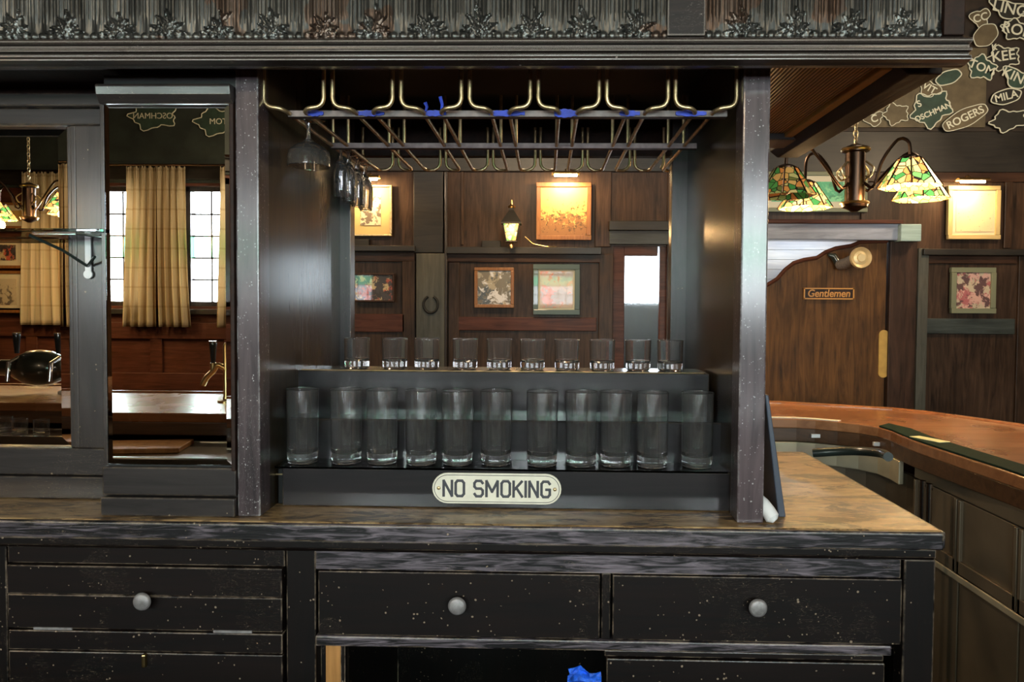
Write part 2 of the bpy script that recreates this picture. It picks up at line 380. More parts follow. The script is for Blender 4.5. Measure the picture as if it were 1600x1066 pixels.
def catmull(pts, n):
    P = [Vector(p) for p in pts]; P = [P[0] * 2 - P[1]] + P + [P[-1] * 2 - P[-2]]; out = []
    for i in range(1, len(P) - 2):
        for k in range(12):
            t = k / 12; a, b_, c, d = P[i - 1], P[i], P[i + 1], P[i + 2]
            out.append(.5 * ((2 * b_) + (c - a) * t + (2 * a - 5 * b_ + 4 * c - d) * t * t + (3 * b_ - a - 3 * c + d) * t ** 3))
    out.append(P[-2]); L = [0]
    for i in range(1, len(out)): L.append(L[-1] + (out[i] - out[i - 1]).length)
    res = []; j = 0
    for k in range(n):
        s_ = L[-1] * k / (n - 1)
        while j < len(L) - 2 and L[j + 1] < s_: j += 1
        t = (s_ - L[j]) / max(1e-9, L[j + 1] - L[j]); res.append(out[j].lerp(out[j + 1], min(1, t)))
    return res
def offset(path, d):
    res = []
    for i, p in enumerate(path):
        t = (path[min(i + 1, len(path) - 1)] - path[max(i - 1, 0)]); n = Vector((-t.y, t.x)).normalized(); res.append(Vector((p.x, p.y)) + n * d)
    return res
def strip(mb, A_, B_, z0, z1):              # solid between two matched 2D paths
    n = len(A_); vs_ = []
    for a, b_ in zip(A_, B_): vs_ += [(a[0], a[1], z0), (b_[0], b_[1], z0), (b_[0], b_[1], z1), (a[0], a[1], z1)]
    fs_ = []
    for i in range(n - 1):
        for k in range(4): fs_.append((i * 4 + k, i * 4 + (k + 1) % 4, i * 4 + 4 + (k + 1) % 4, i * 4 + 4 + k))
    fs_ += [(0, 1, 2, 3), tuple((n - 1) * 4 + k for k in (3, 2, 1, 0))]
    return mb.add(vs_, fs_)

# ------------------------------------------------------------------ key depths and heights
CZ = 1.06                     # worktop
YF, YB = 1.25, 1.925          # its front and back edge
PF = 1.283                    # post face
SZ = at(800, 109.5, 1.283).z    # soffit of the canopy
FW = 5.0                      # far wall
BZ = 1.03                     # bar top
XL = -1.75                    # left end of everything built at the back bar

# ------------------------------------------------------------------ room shell
b = MB().box(-5.2, 3.7, -2.8, 5.2, -.05, 0); struct(b.build('floor', 'floor_wood'))
b = MB().box(-5.2, 3.7, -2.8, 5.2, 3.7, 3.8); struct(b.build('ceiling', 'plaster'))
# far wall with door opening
dl = at(957, 500, FW).x; dr = at(1042, 500, FW).x; dt = at(1000, 385, FW).z
b = MB().box(-5.2, dl, FW, FW + .12, 0, 3.7).box(dr, 3.7, FW, FW + .12, 0, 3.7).box(dl, dr, FW, FW + .12, dt, 3.7); struct(b.build('wall_far', 'wall_wood'))
# window wall
b = MB(); xs = [-5.2] + [v for w_ in WINS for v in w_] + [3.7]
for i in range(0, len(xs), 2): b.box(xs[i], xs[i + 1], WY - .15, WY, 0, 3.7)
for a, c in WINS: b.box(a, c, WY - .15, WY, 0, WZ0); b.box(a, c, WY - .15, WY, WZ1, 3.7)
struct(b.build('wall_back', 'wall_red'))
b = MB().box(-5.3, -5.2, -2.8, 5.2, 0, 3.7); struct(b.build('wall_left', 'wall_wood'))
b = MB().box(3.6, 3.7, -2.8, 5.2, 0, 3.7); struct(b.build('wall_right', 'wall_wood'))
# windows with leaded panes
for i, (a, c) in enumerate(WINS):
    fr = MB(); t = .035
    fr.box(a, a + t, WY - .12, WY - .05, WZ0, WZ1).box(c - t, c, WY - .12, WY - .05, WZ0, WZ1).box(a, c, WY - .12, WY - .05, WZ0, WZ0 + t).box(a, c, WY - .12, WY - .05, WZ1 - t, WZ1)
    nx = max(2, round((c - a - .07) / .16)); nz = 5
    for k in range(1, nx): x = a + t + (c - a - 2 * t) * k / nx; fr.box(x - .006, x + .006, WY - .10, WY - .08, WZ0, WZ1)
    for k in range(1, nz): z = WZ0 + t + (WZ1 - WZ0 - 2 * t) * k / nz; fr.box(a, c, WY - .10, WY - .08, z - .006, z + .006)
    wo = struct(fr.build('window_%d' % (i + 1), 'frame_grey'))
    for nm, mt, rows in (('clear_pane', 'pane_clear', (0, 1, 3, 4)), ('green_pane', 'pane_green', (2,))):
        g = MB()
        for r in rows:
            z0 = WZ0 + t + (WZ1 - WZ0 - 2 * t) * r / nz; z1 = WZ0 + t + (WZ1 - WZ0 - 2 * t) * (r + 1) / nz
            g.box(a + t, c - t, WY - .092, WY - .088, z0, z1)
        g.build(nm, mt, wo)
# back wall panelling (seen in the mirrors)
b = MB()
for x in [v * .55 - 5.1 for v in range(16)]: b.box(x, x + .09, WY, WY + .02, .1, 1.20)
b.box(-5.2, 3.6, WY, WY + .025, 1.18, 1.30).box(-5.2, 3.6, WY, WY + .03, .80, .93).box(-5.2, 3.6, WY, WY + .025, 0, .14)
struct(b.build('trim_1', 'wall_red', bevel=.004))
b = MB().box(-5.2, 3.6, WY, WY + .04, WZ0 - .06, WZ0 - .02).box(-5.2, 3.6, WY, WY + .03, WZ1 + .04, WZ1 + .14); struct(b.build('trim_2', 'wall_dark', bevel=.004))
b = MB().box(-5.2, 3.6, WY, WY + .012, WZ1 + .02, 3.7); struct(b.build('trim_15', 'upper_green'))

# far wall trim, boards laid out over the wall
def fwb(nm, mat, rects, Y=FW - .02, dep=.02, bev=.004):
    b = MB()
    for r in rects: b.pbox(*r, Y, dep)
    return struct(b.build(nm, mat, bevel=bev))
fwb('trim_3', 'wall_dark', [(300, 205, 1700, 268)], FW - .03, .03)
fwb('trim_4', 'wall_dark', [(300, 383, 648, 392), (698, 386, 940, 397), (1444, 389, 1610, 399), (952, 345, 1050, 360)], FW - .07, .07)
fwb('trim_5', 'wall_wood_x', [(300, 394, 648, 408), (698, 397, 938, 410), (1448, 400, 1590, 412), (1200, 268, 1610, 284)])
fwb('trim_6', 'wall_red', [(300, 490, 632, 518), (716, 496, 932, 517)])
fwb('trim_7', 'wall_green', [(1448, 498, 1586, 522)], FW - .03, .03)
fwb('trim_8', 'wall_wood', [(628, 408, 648, 900), (700, 410, 717, 900), (934, 397, 956, 900), (1586, 400, 1640, 900), (1180, 284, 1196, 385), (1346, 284, 1356, 390), (1570, 284, 1582, 388), (720, 268, 724, 383), (930, 268, 955, 386), (1040, 268, 1056, 900)])
fwb('trim_9', 'wall_grey', [(650, 396, 694, 900)], FW - .05, .05)
fwb('trim_10', 'frame_grey', [(694, 268, 698, 900)], FW - .05, .05)
fwb('trim_11', 'wall_dark', [(646, 268, 692, 395)], FW - .04, .04)
fwb('trim_12', 'wall_grey', [(1430, 388, 1446, 900)], FW - .04, .04)
# far door with frosted glass
b = MB().pbox(953, 378, 974, 900, FW + .02, .05).pbox(1028, 378, 1047, 900, FW + .02, .05).pbox(974, 378, 1028, 400, FW + .02, .05)
z0 = at(1000, 640, FW + .02).z; xa = at(953, 600, FW + .02).x; xb = at(1047, 600, FW + .02).x
b.box(xa, xb, FW + .02, FW + .07, .02, z0)
d1 = struct(b.build('door_1', 'wall_red', bevel=.005))
b = MB().pbox(970, 396, 1032, 642, FW + .04, .012); b.build('frosted_pane', 'frosted', d1)
tag(MB().box(dl - .6, dr + .6, FW + .36, FW + .40, 0, 1.47).build('garden_wall', 'wall_grey'), 'grey-green wall outside, blurred behind the frosted far door pane', 'wall')
fwb('trim_13', 'wall_green', [(952, 360, 1050, 382)], FW - .03, .03)

# upper wall decorated with painted leaf plaques
def leaf_pts(kind, w_, h_, n=46, seed=0):
    rnd = random.Random(seed); pts = []
    for k in range(n):
        a = 2 * PI * k / n
        if kind == 'leaf': r = 1 + .15 * math.cos(5 * a + PI) + .09 * math.cos(10 * a + .7) + .05 * math.cos(3 * a)
        elif kind == 'club': r = 1 + .24 * math.cos(3 * a - PI / 2) + .05 * math.cos(7 * a)
        else: r = 1 + .03 * math.cos(6 * a + seed)
        pts.append((math.cos(a) * w_ / 2 * r * (.82 if kind != 'oval' else 1), math.sin(a) * h_ / 2 * r * (.82 if kind != 'oval' else 1)))
    return pts
PLQ = [  # px, py, width px, height px, tilt, kind, body, words, size px, chalk strength, label
 (1455, 170, 72, 58, 24, 'leaf', 'leaf_green', [('OSCHMAN', 0, -6, 11), ('S', -14, 14, 13)], 'green leaf-shaped plaque painted OSCHMAN on the upper far wall'),
 (1534, 106, 50, 40, -22, 'leaf', 'leaf_green', [('TOM', 0, 0, 17)], 'dark green leaf-shaped plaque painted TOM beside the canopy corner'),
 (1482, 121, 40, 20, 22, 'oval', 'leaf_green', [], 'small blank green oval plaque left of the TOM plaque'),
 (1508, 184, 74, 26, 26, 'oval', 'leaf_tan', [('ROGERS', 0, 0, 15)], 'long tan oval plaque tilted right of the OSCHMAN plaque'),
 (1452, 138, 42, 28, -30, 'club', 'leaf_tan', [('VIT', 0, 0, 14)], 'small tan plaque just above the OSCHMAN plaque'),
 (1572, 151, 46, 22, 14, 'oval', 'leaf_dark', [('MILA', 0, 0, 15)], 'dark oval plaque painted MILA right of the tan panel'),
 (1578, 14, 70, 30, -12, 'club', 'leaf_dark', [('LING', 0, 0, 22)], 'dark plaque painted LING in the top right corner'),
 (1588, 47, 52, 34, -14, 'leaf', 'leaf_dark', [('ROB', 0, 0, 21)], 'dark leaf plaque painted ROB at the right picture edge'),
 (1568, 90, 56, 40, 8, 'leaf', 'leaf_dark', [('KEE', 0, 2, 20), ('K', -12, 17, 12)], 'dark leaf plaque painted KEE below the ROB plaque'),
 (1590, 122, 56, 32, -24, 'club', 'leaf_green', [('KING', 0, 0, 19)], 'dark green plaque painted KING below the KEE plaque'),
 (1532, 28, 34, 32, 15, 'club', 'leaf_tan', [('CC', 0, 0, 15)], 'small tan plaque painted CC beside the frieze end'),
 (1540, 55, 40, 30, 40, 'oval', 'leaf_tan', [], 'blank tan plaque between the CC and TOM plaques'),
 (1366, 186, 34, 22, 20, 'club', 'leaf_tan', [('C', 0, 0, 14)], 'small tan plaque leftmost under the canopy edge'),
 (1400, 178, 44, 36, 5, 'leaf', 'leaf_tan', [], 'faded blank tan leaf plaque left of the OSCHMAN plaque'),
 (1576, 188, 64, 36, 10, 'leaf', 'leaf_dark', [], 'large dark unpainted leaf outline low at the right edge')]
b = MB().pbox(300, -60, 1700, 205, FW - .02, .02); struct(b.build('trim_14', 'upper_dark'))
b = MB().pbox(1330, 75, 1541, 199, FW - .04, .02)
tag(b.build('backing_panel', 'leaf_tan'), 'flat tan board on the upper far wall behind the OSCHMAN plaque', 'board')
for i, (px, py, wp, hp, tilt, kd, mt, words, lab) in enumerate(PLQ):
    Y = FW - .052 - .008 * (i % 4); c = at(px, py, Y); s = Y / F
    t = thing('leaf_plaque', lab, 'plaque', c, 'painted name plaques on the upper wall')
    ca, sa = math.cos(R_(tilt)), math.sin(R_(tilt))
    pts = [(c.x + (x * ca - y * sa) * s, c.z + (x * sa + y * ca) * s) for x, y in leaf_pts(kd, wp, hp, seed=i)]
    MB().prism(pts, 'y', Y, Y + .006).build('board', mt, t)
    MB().tube([(x, Y - .001, z) for x, z in pts + [pts[0]]], .0042 if mt != 'leaf_tan' else .003, 6).build('painted_outline', 'chalk', t)
    for wd, ox, oy, sp in words:
        text(wd, sp * s * 1.08, (c.x + (ox * ca - oy * sa) * s, Y - .002, c.z + (ox * sa + oy * ca) * s), 'chalk', t, rot=R_(tilt), off=.001)
# chalk names also above the windows behind the camera
for k, (x, z, wd) in enumerate([(-2.86, 2.80, 'OSCHMAN'), (-2.38, 2.76, 'TOM')]):
    t = thing('leaf_plaque', 'leaf plaque above the curtains, seen in the %s' % ('narrow mirror, left one' if k == 0 else 'narrow mirror, right one'), 'plaque', (x, WY + .03, z), 'painted name plaques on the window wall')
    pts = [(x + a, z + c) for a, c in leaf_pts('leaf', .40, .22, seed=k)]
    MB().prism(pts, 'y', WY + .01, WY + .02).build('board', 'leaf_green', t)
    MB().tube([(a, WY + .021, c) for a, c in pts + [pts[0]]], .004, 6).build('painted_outline', 'chalk', t)
    o = text(wd, .06, (x, WY + .022, z), 'chalk', t); o.rotation_euler = (R_(90), 0, PI)

# ------------------------------------------------------------------ restroom partition
PY = 4.4
t = thing('header_beam', 'wooden beam with painted blue sky sheen and pale end block running over the Gentlemen door', 'beam', at(1300, 375, PY))
MB().pbox(1188, 349, 1410, 375, PY - .06, .12).build('beam', 'beam_sky_tint', t, bevel=.006)
MB().pbox(1408, 350, 1440, 377, PY - .10, .2).build('end_block', 'end_green', t, bevel=.005)
MB().pbox(1188, 343, 1412, 349, PY - .09, .16).build('cap', 'wall_red', t, bevel=.004)
b = MB(); yy = 360
area('board_fill_light', (at(1270, 360, PY + .2).x, PY + .15, at(1270, 360, PY + .1).z), (R_(70), 0, 0), .55, .06, .45, (.72, .84, 1))  # added fill light hidden behind the beam to brighten the pale boards
while yy < 470: b.pbox(1175, yy, 1362, yy + 15, PY + .42, .02); yy += 15.4
xq = at(1185, 470, PY + .42).x; xq2 = at(1352, 470, PY + .42).x; b.box(xq, xq2, PY + .42, PY + .44, 0, at(1270, yy, PY + .42).z)
o = b.build('pale_boarding', 'pale_board', bevel=.002); tag(o, 'whitish boards with painted blue daylight tint showing over the curved door top', 'boarding')
sw = [(1183, 452), (1199, 445), (1214, 436), (1226, 422), (1240, 411), (1256, 406), (1276, 403), (1290, 394), (1306, 388), (1330, 384), (1345, 378), (1386, 377)]
b = MB(); top = [at(x, y, PY) for x, y in sw]; pts = [(p.x, p.z) for p in top]; pts = pts + [(top[-1].x, .15), (top[0].x, .15)]
t = thing('swing_door', 'brown plank restroom door with curved top and Gentlemen sign', 'door', (at(1290, 600, PY).x, PY, 0))
b.prism(pts, 'y', PY, PY + .035); b.build('door_leaf', 'door_wood', t)
MB().tube([(p.x, PY - .002, p.z) for p in top], .012, 8).build('edge_moulding', 'wall_red', t)
b = MB().pbox(1386, 377, 1428, 900, PY - .02, .12); b.box(at(1386, 500, PY).x, at(1428, 500, PY).x, PY - .02, PY + .1, 0, .5); b.build('jamb', 'door_dark', t, bevel=.004)
b = MB(); c = at(1380, 553, PY); pl = []
for k in range(24):
    a = 2 * PI * k / 24; pl.append((c.x + .030 * math.cos(a), c.z + (.115 if math.sin(a) >= 0 else -.115) + .030 * math.sin(a)))
b.prism(pl, 'y', PY - .006, PY + .002); b.build('push_plate', 'mustard', t)
t2 = thing('door_sign', 'small carved wooden Gentlemen sign on the curved door', 'sign', at(1295, 459, PY))
MB().pbox(1256, 450, 1335, 468, PY - .014, .012).build('board', 'door_dark', t2, bevel=.002)
b = MB().pbox(1256, 450, 1335, 452, PY - .018, .006).pbox(1256, 466, 1335, 468, PY - .018, .006).pbox(1256, 450, 1258, 468, PY - .018, .006).pbox(1333, 450, 1335, 468, PY - .018, .006)
b.build('border', 'gold_paint', t2)
text('Gentlemen', .062, at(1295, 459, PY - .016), 'gold_paint', t2, off=.0012, shear=.15, sx=.92)
# round brass fitting on the door top
t = thing('brass_fitting', 'round brass-faced fitting on a dark bracket near the door top', 'fitting', at(1342, 405, PY - .1))
c = at(1345, 403, PY - .22)
MB().lathe([(0, -.012), (.022, -.012), (.024, -.004), (.040, 0), (.058, -.012), (.062, -.004), (.062, .006), (.02, .018)], c, 28, 'y').build('face', 'bell_gold', t)
MB().tube([c + Vector((-.01, .02, 0)), at(1322, 412, PY - .1), at(1312, 414, PY - .045)], [.032, .034, .03], 14).build('barrel', 'nickel', t)
MB().tube([at(1312, 416, PY - .03), at(1302, 400, PY - .03), at(1294, 398, PY - .03)], [.022, .020, .01], 10).build('bracket', 'gloss_black', t)

# ------------------------------------------------------------------ pictures on the far wall
def picture(px0, py0, px1, py1, fr, fmat, matw, mmat, artm, label, name='framed_picture', group='framed pictures on the far wall', Y=FW - .05, matr=None):
    c = at((px0 + px1) / 2, (py0 + py1) / 2, Y); t = thing(name, label, 'picture', (c.x, Y, c.z), group)
    b = MB(); b.pbox(px0, py0, px1, py0 + fr, Y, .03).pbox(px0, py1 - fr, px1, py1, Y, .03).pbox(px0, py0 + fr, px0 + fr, py1 - fr, Y, .03).pbox(px1 - fr, py0 + fr, px1, py1 - fr, Y, .03)
    b.build('frame', fmat, t, bevel=.003)
    if matw: MB().pbox(px0 + fr, py0 + fr, px1 - fr, py1 - fr, Y + .016, .006).build('mat_board', mmat, t)
    q = fr + matw
    MB().pbox(px0 + q, py0 + q, px1 - q, py1 - q, Y + .012, .004).build('print', artm, t)
    return t
plain('mat_gold', (.52, .40, .18), .6); plain('mat_cream', (.62, .56, .40), .6); plain('mat_olive', (.20, .21, .13), .6); plain('mat_teal', (.09, .13, .12), .5, coat=.4)
picture(546, 289, 612, 369, 3, 'brass_dull', 14, 'mat_gold', 'art_matted', 'gold-matted picture under a lamp left of the stone-grey pilaster')
picture(551, 427, 616, 472, 3, 'door_dark', 0, None, 'art_family', 'wide small picture of red-clad figures below the gold-matted one')
picture(741, 418, 803, 481, 5, 'pic_frame', 0, None, 'art_dog', 'brown-framed picture with blue-grey animal on the middle wall')
picture(833, 413, 906, 492, 8, 'mat_teal', 3, 'mat_cream', 'art_map', 'dark green framed pale portrait right of the brown-framed picture')
picture(838, 285, 924, 375, 7, 'pic_frame', 0, None, 'art_poster', 'orange-lit poster in wooden frame right of the lantern')
picture(1482, 290, 1564, 374, 7, 'mat_gold', 5, 'mat_cream', 'art_letter', 'cream framed letter glowing under its lamp at upper right')
picture(1487, 418, 1557, 490, 8, 'mat_olive', 0, None, 'art_flower', 'pink and red picture in olive frame below the cream letter')
picture(1190, 268, 1356, 331, 6, 'mat_olive', 10, 'mat_cream', 'art_green', 'wide picture with bright green print behind the chandelier')
def pic_lamp(px, py, wpx, label, power):
    Y = FW - .16; c = at(px, py, Y); t = thing('picture_lamp', label, 'lamp', (c.x, Y, c.z), 'brass picture lamps on the far wall')
    hw = wpx / 2 * Y / F
    pr = [(Y + .03 * math.cos(a), c.z + .006 + .022 * math.sin(a)) for a in [PI * k / 10 for k in range(11)]]
    inn = [(Y + .026 * math.cos(a), c.z + .006 + .018 * math.sin(a)) for a in [PI * k / 10 for k in range(10, -1, -1)]]
    MB().prism(pr + inn, 'x', c.x - hw, c.x + hw).build('shade', 'brass', t)
    MB().tube([(c.x, Y + .01, c.z + .025), (c.x, Y + .06, c.z + .05), (c.x, FW - .02, c.z + .03)], .006, 8).build('arm', 'brass', t)
    MB().tube([(c.x - hw * .8, Y, c.z), (c.x + hw * .8, Y, c.z)], .008, 8).build('bulb', 'bulb_tube', t)
    area('picture_lamp_light', (c.x, Y, c.z - .012), (R_(-35), 0, 0), hw * 1.5, .03, power, WARM).rotation_euler = (R_(25), 0, 0)
pic_lamp(884, 274, 44, 'brass picture lamp over the orange-lit poster', 2.6)
pic_lamp(575, 280, 36, 'brass picture lamp over the gold-matted picture, behind hanging flutes', 2)
pic_lamp(1520, 284, 46, 'brass picture lamp over the cream framed letter', 1.6)
# lantern
Y = FW - .15; c = at(799, 388, Y); s = Y / F
t = thing('wall_lantern', 'small carriage lantern with pyramid roof and glowing panes', 'lantern', c)
MB().lathe([(.012, 0), (.014, .02), (.006, .035), (.018, .045)], c, 12).build('stem', 'brass', t)
z = c.z + .045
MB().lathe([(.045, z - c.z), (.075, z - c.z + .115)], c, 4, rot=PI / 4, smooth=False).build('panes', 'stained_lit', t)
b = MB()
for k in range(4):
    a = PI / 4 + k * PI / 2; b.tube([(c.x + .046 * math.cos(a), c.y + .046 * math.sin(a), z), (c.x + .077 * math.cos(a), c.y + .077 * math.sin(a), z + .117)], .005, 6)
b.lathe([(.052, z - c.z - .004), (.052, z - c.z + .004)], c, 4, rot=PI / 4, smooth=False); b.build('frame', 'black', t)
MB().lathe([(.095, z - c.z + .115), (.095, z - c.z + .125), (.022, z - c.z + .21), (.022, z - c.z + .225)], c, 4, rot=PI / 4, smooth=False).build('roof', 'black', t)
MB().lathe([(.022, z - c.z + .225), (.026, z - c.z + .235), (.008, z - c.z + .25), (.003, z - c.z + .28)], c, 12).build('finial', 'brass', t)
cp = [(820, 370), (832, 381), (850, 385), (870, 386)]
MB().tube([at(x, y, FW - .08 + .06 * i / 3) for i, (x, y) in enumerate(cp)], .004, 6).build('cable', 'brass_dull', t)
point('lantern_light', (c.x, c.y - .14, z + .05), 1.2, WARM)
b = MB().pbox(753, 376, 782, 387, FW - .05, .05); tag(b.build('outlet_box', 'black', bevel=.003), 'black outlet box on the wall left of the lantern', 'outlet')
b = MB().pbox(552, 374, 576, 386, FW - .05, .05); tag(b.build('outlet_box', 'black', bevel=.003), 'black outlet box under the gold-matted picture', 'outlet')
# horseshoe
c = at(673, 476, FW - .06); pts = []
for k in range(21):
    a = PI * (.62 + 1.76 * k / 20); pts.append((c.x + .052 * math.cos(a + PI * .0) * .95, FW - .062, c.z + .058 * math.sin(a)))
tag(MB().tube(pts, .009, 8).build('horseshoe', 'black'), 'dark iron horseshoe nailed on the grey pilaster', 'horseshoe')

# ------------------------------------------------------------------ chandeliers
def shade_mesh(t, c, lit, r=.115, h=.10, rt=.040):
    n = 8
    mb = MB(); mb.lathe([(r, -h), (rt, 0)], c, n, smooth=False, rot=PI / 8); f = mb.build('lamp_shade', 'stained_lit' if lit else 'stained_dim', t)
    sl = f.modifiers.new('solid', 'SOLIDIFY'); sl.thickness = .003
    bm = bmesh.new(); bm.from_mesh(f.data); bmesh.ops.delete(bm, geom=[q for q in bm.faces if len(q.verts) == n], context='FACES_ONLY'); bm.to_mesh(f.data); bm.free()
    rb = MB()
    for k in range(n):
        a = PI / 8 + k * 2 * PI / n; rb.tube([c + Vector((rt * math.cos(a), rt * math.sin(a), 0)), c + Vector((r * math.cos(a), r * math.sin(a), -h))], .0028, 6)
    rb.lathe([(0, .012), (.02, .012), (rt, .002), (rt, -.004)], c, 16)
    rb.build('shade_frame', 'bronze', t)
    MB().lathe([(0, -h * .98), (.020, -h * .85), (.028, -h * .6), (.014, -h * .2), (.012, 0)], c, 16).build('bulb', 'bulb' if lit else 'cream', t)
    if lit: point('bulb_light', c + Vector((0, 0, -h - .035)), 2.6, WARM, .03)
def chandelier(name, c, arms, label, zc):
    t = thing(name, label, 'chandelier', c)
    MB().lathe([(.012, -.135), (.028, -.125), (.046, -.118), (.050, -.105), (.036, -.098), (.036, .085), (.048, .090), (.050, .105), (.030, .112), (.012, .12), (0, .12)], c, 24).build('body', 'bronze', t)
    MB().lathe([(.050, -.108), (.053, -.103), (.050, -.098)], c, 24).lathe([(.050, .092), (.053, .097), (.050, .103)], c, 24).build('brass_ring', 'brass', t)
    ch = MB(); z = c.z + .12; k = 0
    while z < zc:
        pts = []
        for q in range(13):
            a = 2 * PI * q / 12; u = .008 * math.cos(a); v_ = .016 * math.sin(a)
            pts.append((c.x + (u if k % 2 else 0), c.y + (0 if k % 2 else u), z + .014 + v_))
        ch.tube(pts, .0025, 5); z += .024; k += 1
    ch.build('chain', 'brass_dull', t)
    for (dx, dy, dz, lit) in arms:
        L = math.hypot(dx, dy); d = Vector((dx / L, dy / L, 0)); cp = [c + d * .035 + Vector((0, 0, -.03)), c + d * .07 + Vector((0, 0, -.05)), c + d * (L * .50) + Vector((0, 0, .04)), c + d * (L * .78) + Vector((0, 0, .110)), c + d * (L * .97) + Vector((0, 0, .095)), c + d * L + Vector((0, 0, .01 + dz))]
        MB().tube(catmull(cp, 22), .006, 8).build('arm', 'bronze', t)
        sp = [c + d * .04 + Vector((0, 0, .05)), c + d * .07 + Vector((0, 0, .02)), c + d * .055 + Vector((0, 0, -.01)), c + d * .04 + Vector((0, 0, -.005))]
        MB().tube(catmull(sp, 12), .004, 6).build('scroll', 'brass_dull', t)
        shade_mesh(t, c + d * L + Vector((0, 0, dz)), lit, r=.105)
CY = 2.76
c = at(1336, 275, CY)
chandelier('chandelier', c, [(-.31, -.15, .0, False), (-.13, .16, .0, True), (.13, -.15, .035, True), (.325, .15, .035, True)], 'brass chandelier with stained glass shades above the curved bar', 3.7)
c = Vector((-3.32, -1.75, 2.09))
chandelier('chandelier', c, [(-.31, -.15, .0, True), (-.13, .16, .0, True), (.13, -.15, .035, True), (.325, .15, .035, True)], 'stained glass chandelier reflected in the wide left mirror', 3.7)
for (x, y) in ((-1.2, -1.7), (1.8, -1.5), (-2.6, 3.6), (-.1, 3.7), (2.7, 3.6)):
    point('room_fill_light', (x, y, 2.6), 22, (1, .74, .46), .12)  # added fill lights without fixtures, brightening the room and far wall

# ------------------------------------------------------------------ back bar: worktop and cabinets
XR = at(1474, 833, YF).x
pr = [(YF + .006, CZ - .030), (YF, CZ - .024), (YF, CZ - .008), (YF + .008, CZ), (YB, CZ), (YB, CZ - .03)]
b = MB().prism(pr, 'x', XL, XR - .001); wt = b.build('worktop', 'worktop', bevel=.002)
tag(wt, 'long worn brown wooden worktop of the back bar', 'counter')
b = MB().prism([(YF - .003, CZ - .033), (YF - .003, CZ - .003), (YF + .004, CZ - .0002), (YF + .004, CZ - .033)], 'x', XL, XR); b.build('front_edging', 'counter_edge', wt, bevel=.003)
b = MB().box(XR - .001, XR + .004, YF, YB, CZ - .03, CZ - .001); b.build('end_edging', 'counter_edge', wt, bevel=.002)
# bed moulding under the worktop
xr2 = at(1460, 870, YF + .012).x
b = MB().prism([(YF + .012, CZ - .055), (YF + .006, CZ - .048), (YF + .006, CZ - .034), (YF + .10, CZ - .034), (YF + .10, CZ - .055)], 'x', XL, xr2)
tag(b.build('bed_moulding', 'cabinet_x', bevel=.002), 'dark moulding running under the front edge of the worktop', 'moulding')
FY = YF + .022
def xz(px, py, Y=FY): p = at(px, py, Y); return p.x, p.z
TOPZ = CZ - .056
def knob(px, py, par):
    c = at(px, py, FY - .022); 
    MB().lathe([(0, -.0035), (.012, -.0028), (.0150, -.001), (.0162, .002), (.0150, .005), (.008, .009), (.006, .013), (.006, .024), (.010, .026)], c, 28, 'y').build('knob', 'nickel', par)
# right cabinet
xa, xb = xz(493, 900)[0], xz(1460, 900)[0]
t = thing('drawer_cabinet', 'dark cabinet with two knobbed drawers under the niche', 'cabinet', ((xa + xb) / 2, FY, 0))
b = MB().box(xa, xb, FY + .03, YB - .02, 0.02, TOPZ); 
xo0, xo1 = xz(500, 1030)[0], xz(1400, 1030)[0]; zo = xz(700, 1016)[1]
body = MB()
body.box(xa, xb, FY + .035, YB - .03, zo, TOPZ).box(xa, xa + .025, FY + .03, YB - .03, 0, zo).box(xb - .04, xb, FY + .03, YB - .03, 0, zo).box(xa, xb, YB - .05, YB - .03, 0, zo).box(xa, xb, FY + .035, YB - .03, .06, .1)
body.build('body', 'cabinet_z', t)
z_t, z_b = xz(700, 893)[1], xz(700, 996)[1]
fr = MB().box(xa, xz(1408, 880)[0], FY, FY + .03, z_t, TOPZ); fr.build('top_rail', 'counter_edge', t, bevel=.0015)
fr = MB().box(xa, xz(1392, 1010)[0], FY - .004, FY + .03, xz(700, 1012)[1], z_b); fr.build('bottom_rail', 'counter_edge', t, bevel=.003)
fr = MB().box(xz(1411, 900)[0], xb, FY - .004, FY + .03, .0, TOPZ); fr.build('stile', 'cabinet_z', t, bevel=.003)
fr = MB().box(xz(940, 940)[0], xz(954, 940)[0], FY + .002, FY + .03, z_b, z_t); fr.build('stile', 'cabinet_z', t, bevel=.002)
for x0, x1, kx, ky in ((497, 938, 714, 948), (956, 1409, 1185, 951)):
    d = MB().box(xz(x0, 940)[0] + .001, xz(x1, 940)[0] - .001, FY - .003, FY + .03, z_b + .0015, z_t - .0015).build('drawer', 'cabinet_x', t, bevel=.002); knob(kx, ky, d)
fr = MB().box(xz(530, 1050)[0], xz(537, 1050)[0], FY + .01, FY + .03, .1, zo); fr.build('door_edge', 'cabinet_z', t)
fr = MB().box(xz(505, 1050)[0], xz(529, 1050)[0], FY + .016, FY + .034, .1, zo); fr.build('raw_wood_strip', 'raw_strip', t)
zz = xz(1160, 1036)[1]
d = MB().box(xz(948, 1050)[0], xz(1385, 1050)[0], FY + .006, FY + .028, .10, zz).build('door', 'cabinet_x', t, bevel=.002)
fr = MB().box(xz(945, 1030)[0], xz(1385, 1030)[0], FY + .010, FY + .028, zz + .002, zo).build('rail', 'cabinet_x', t, bevel=.002)
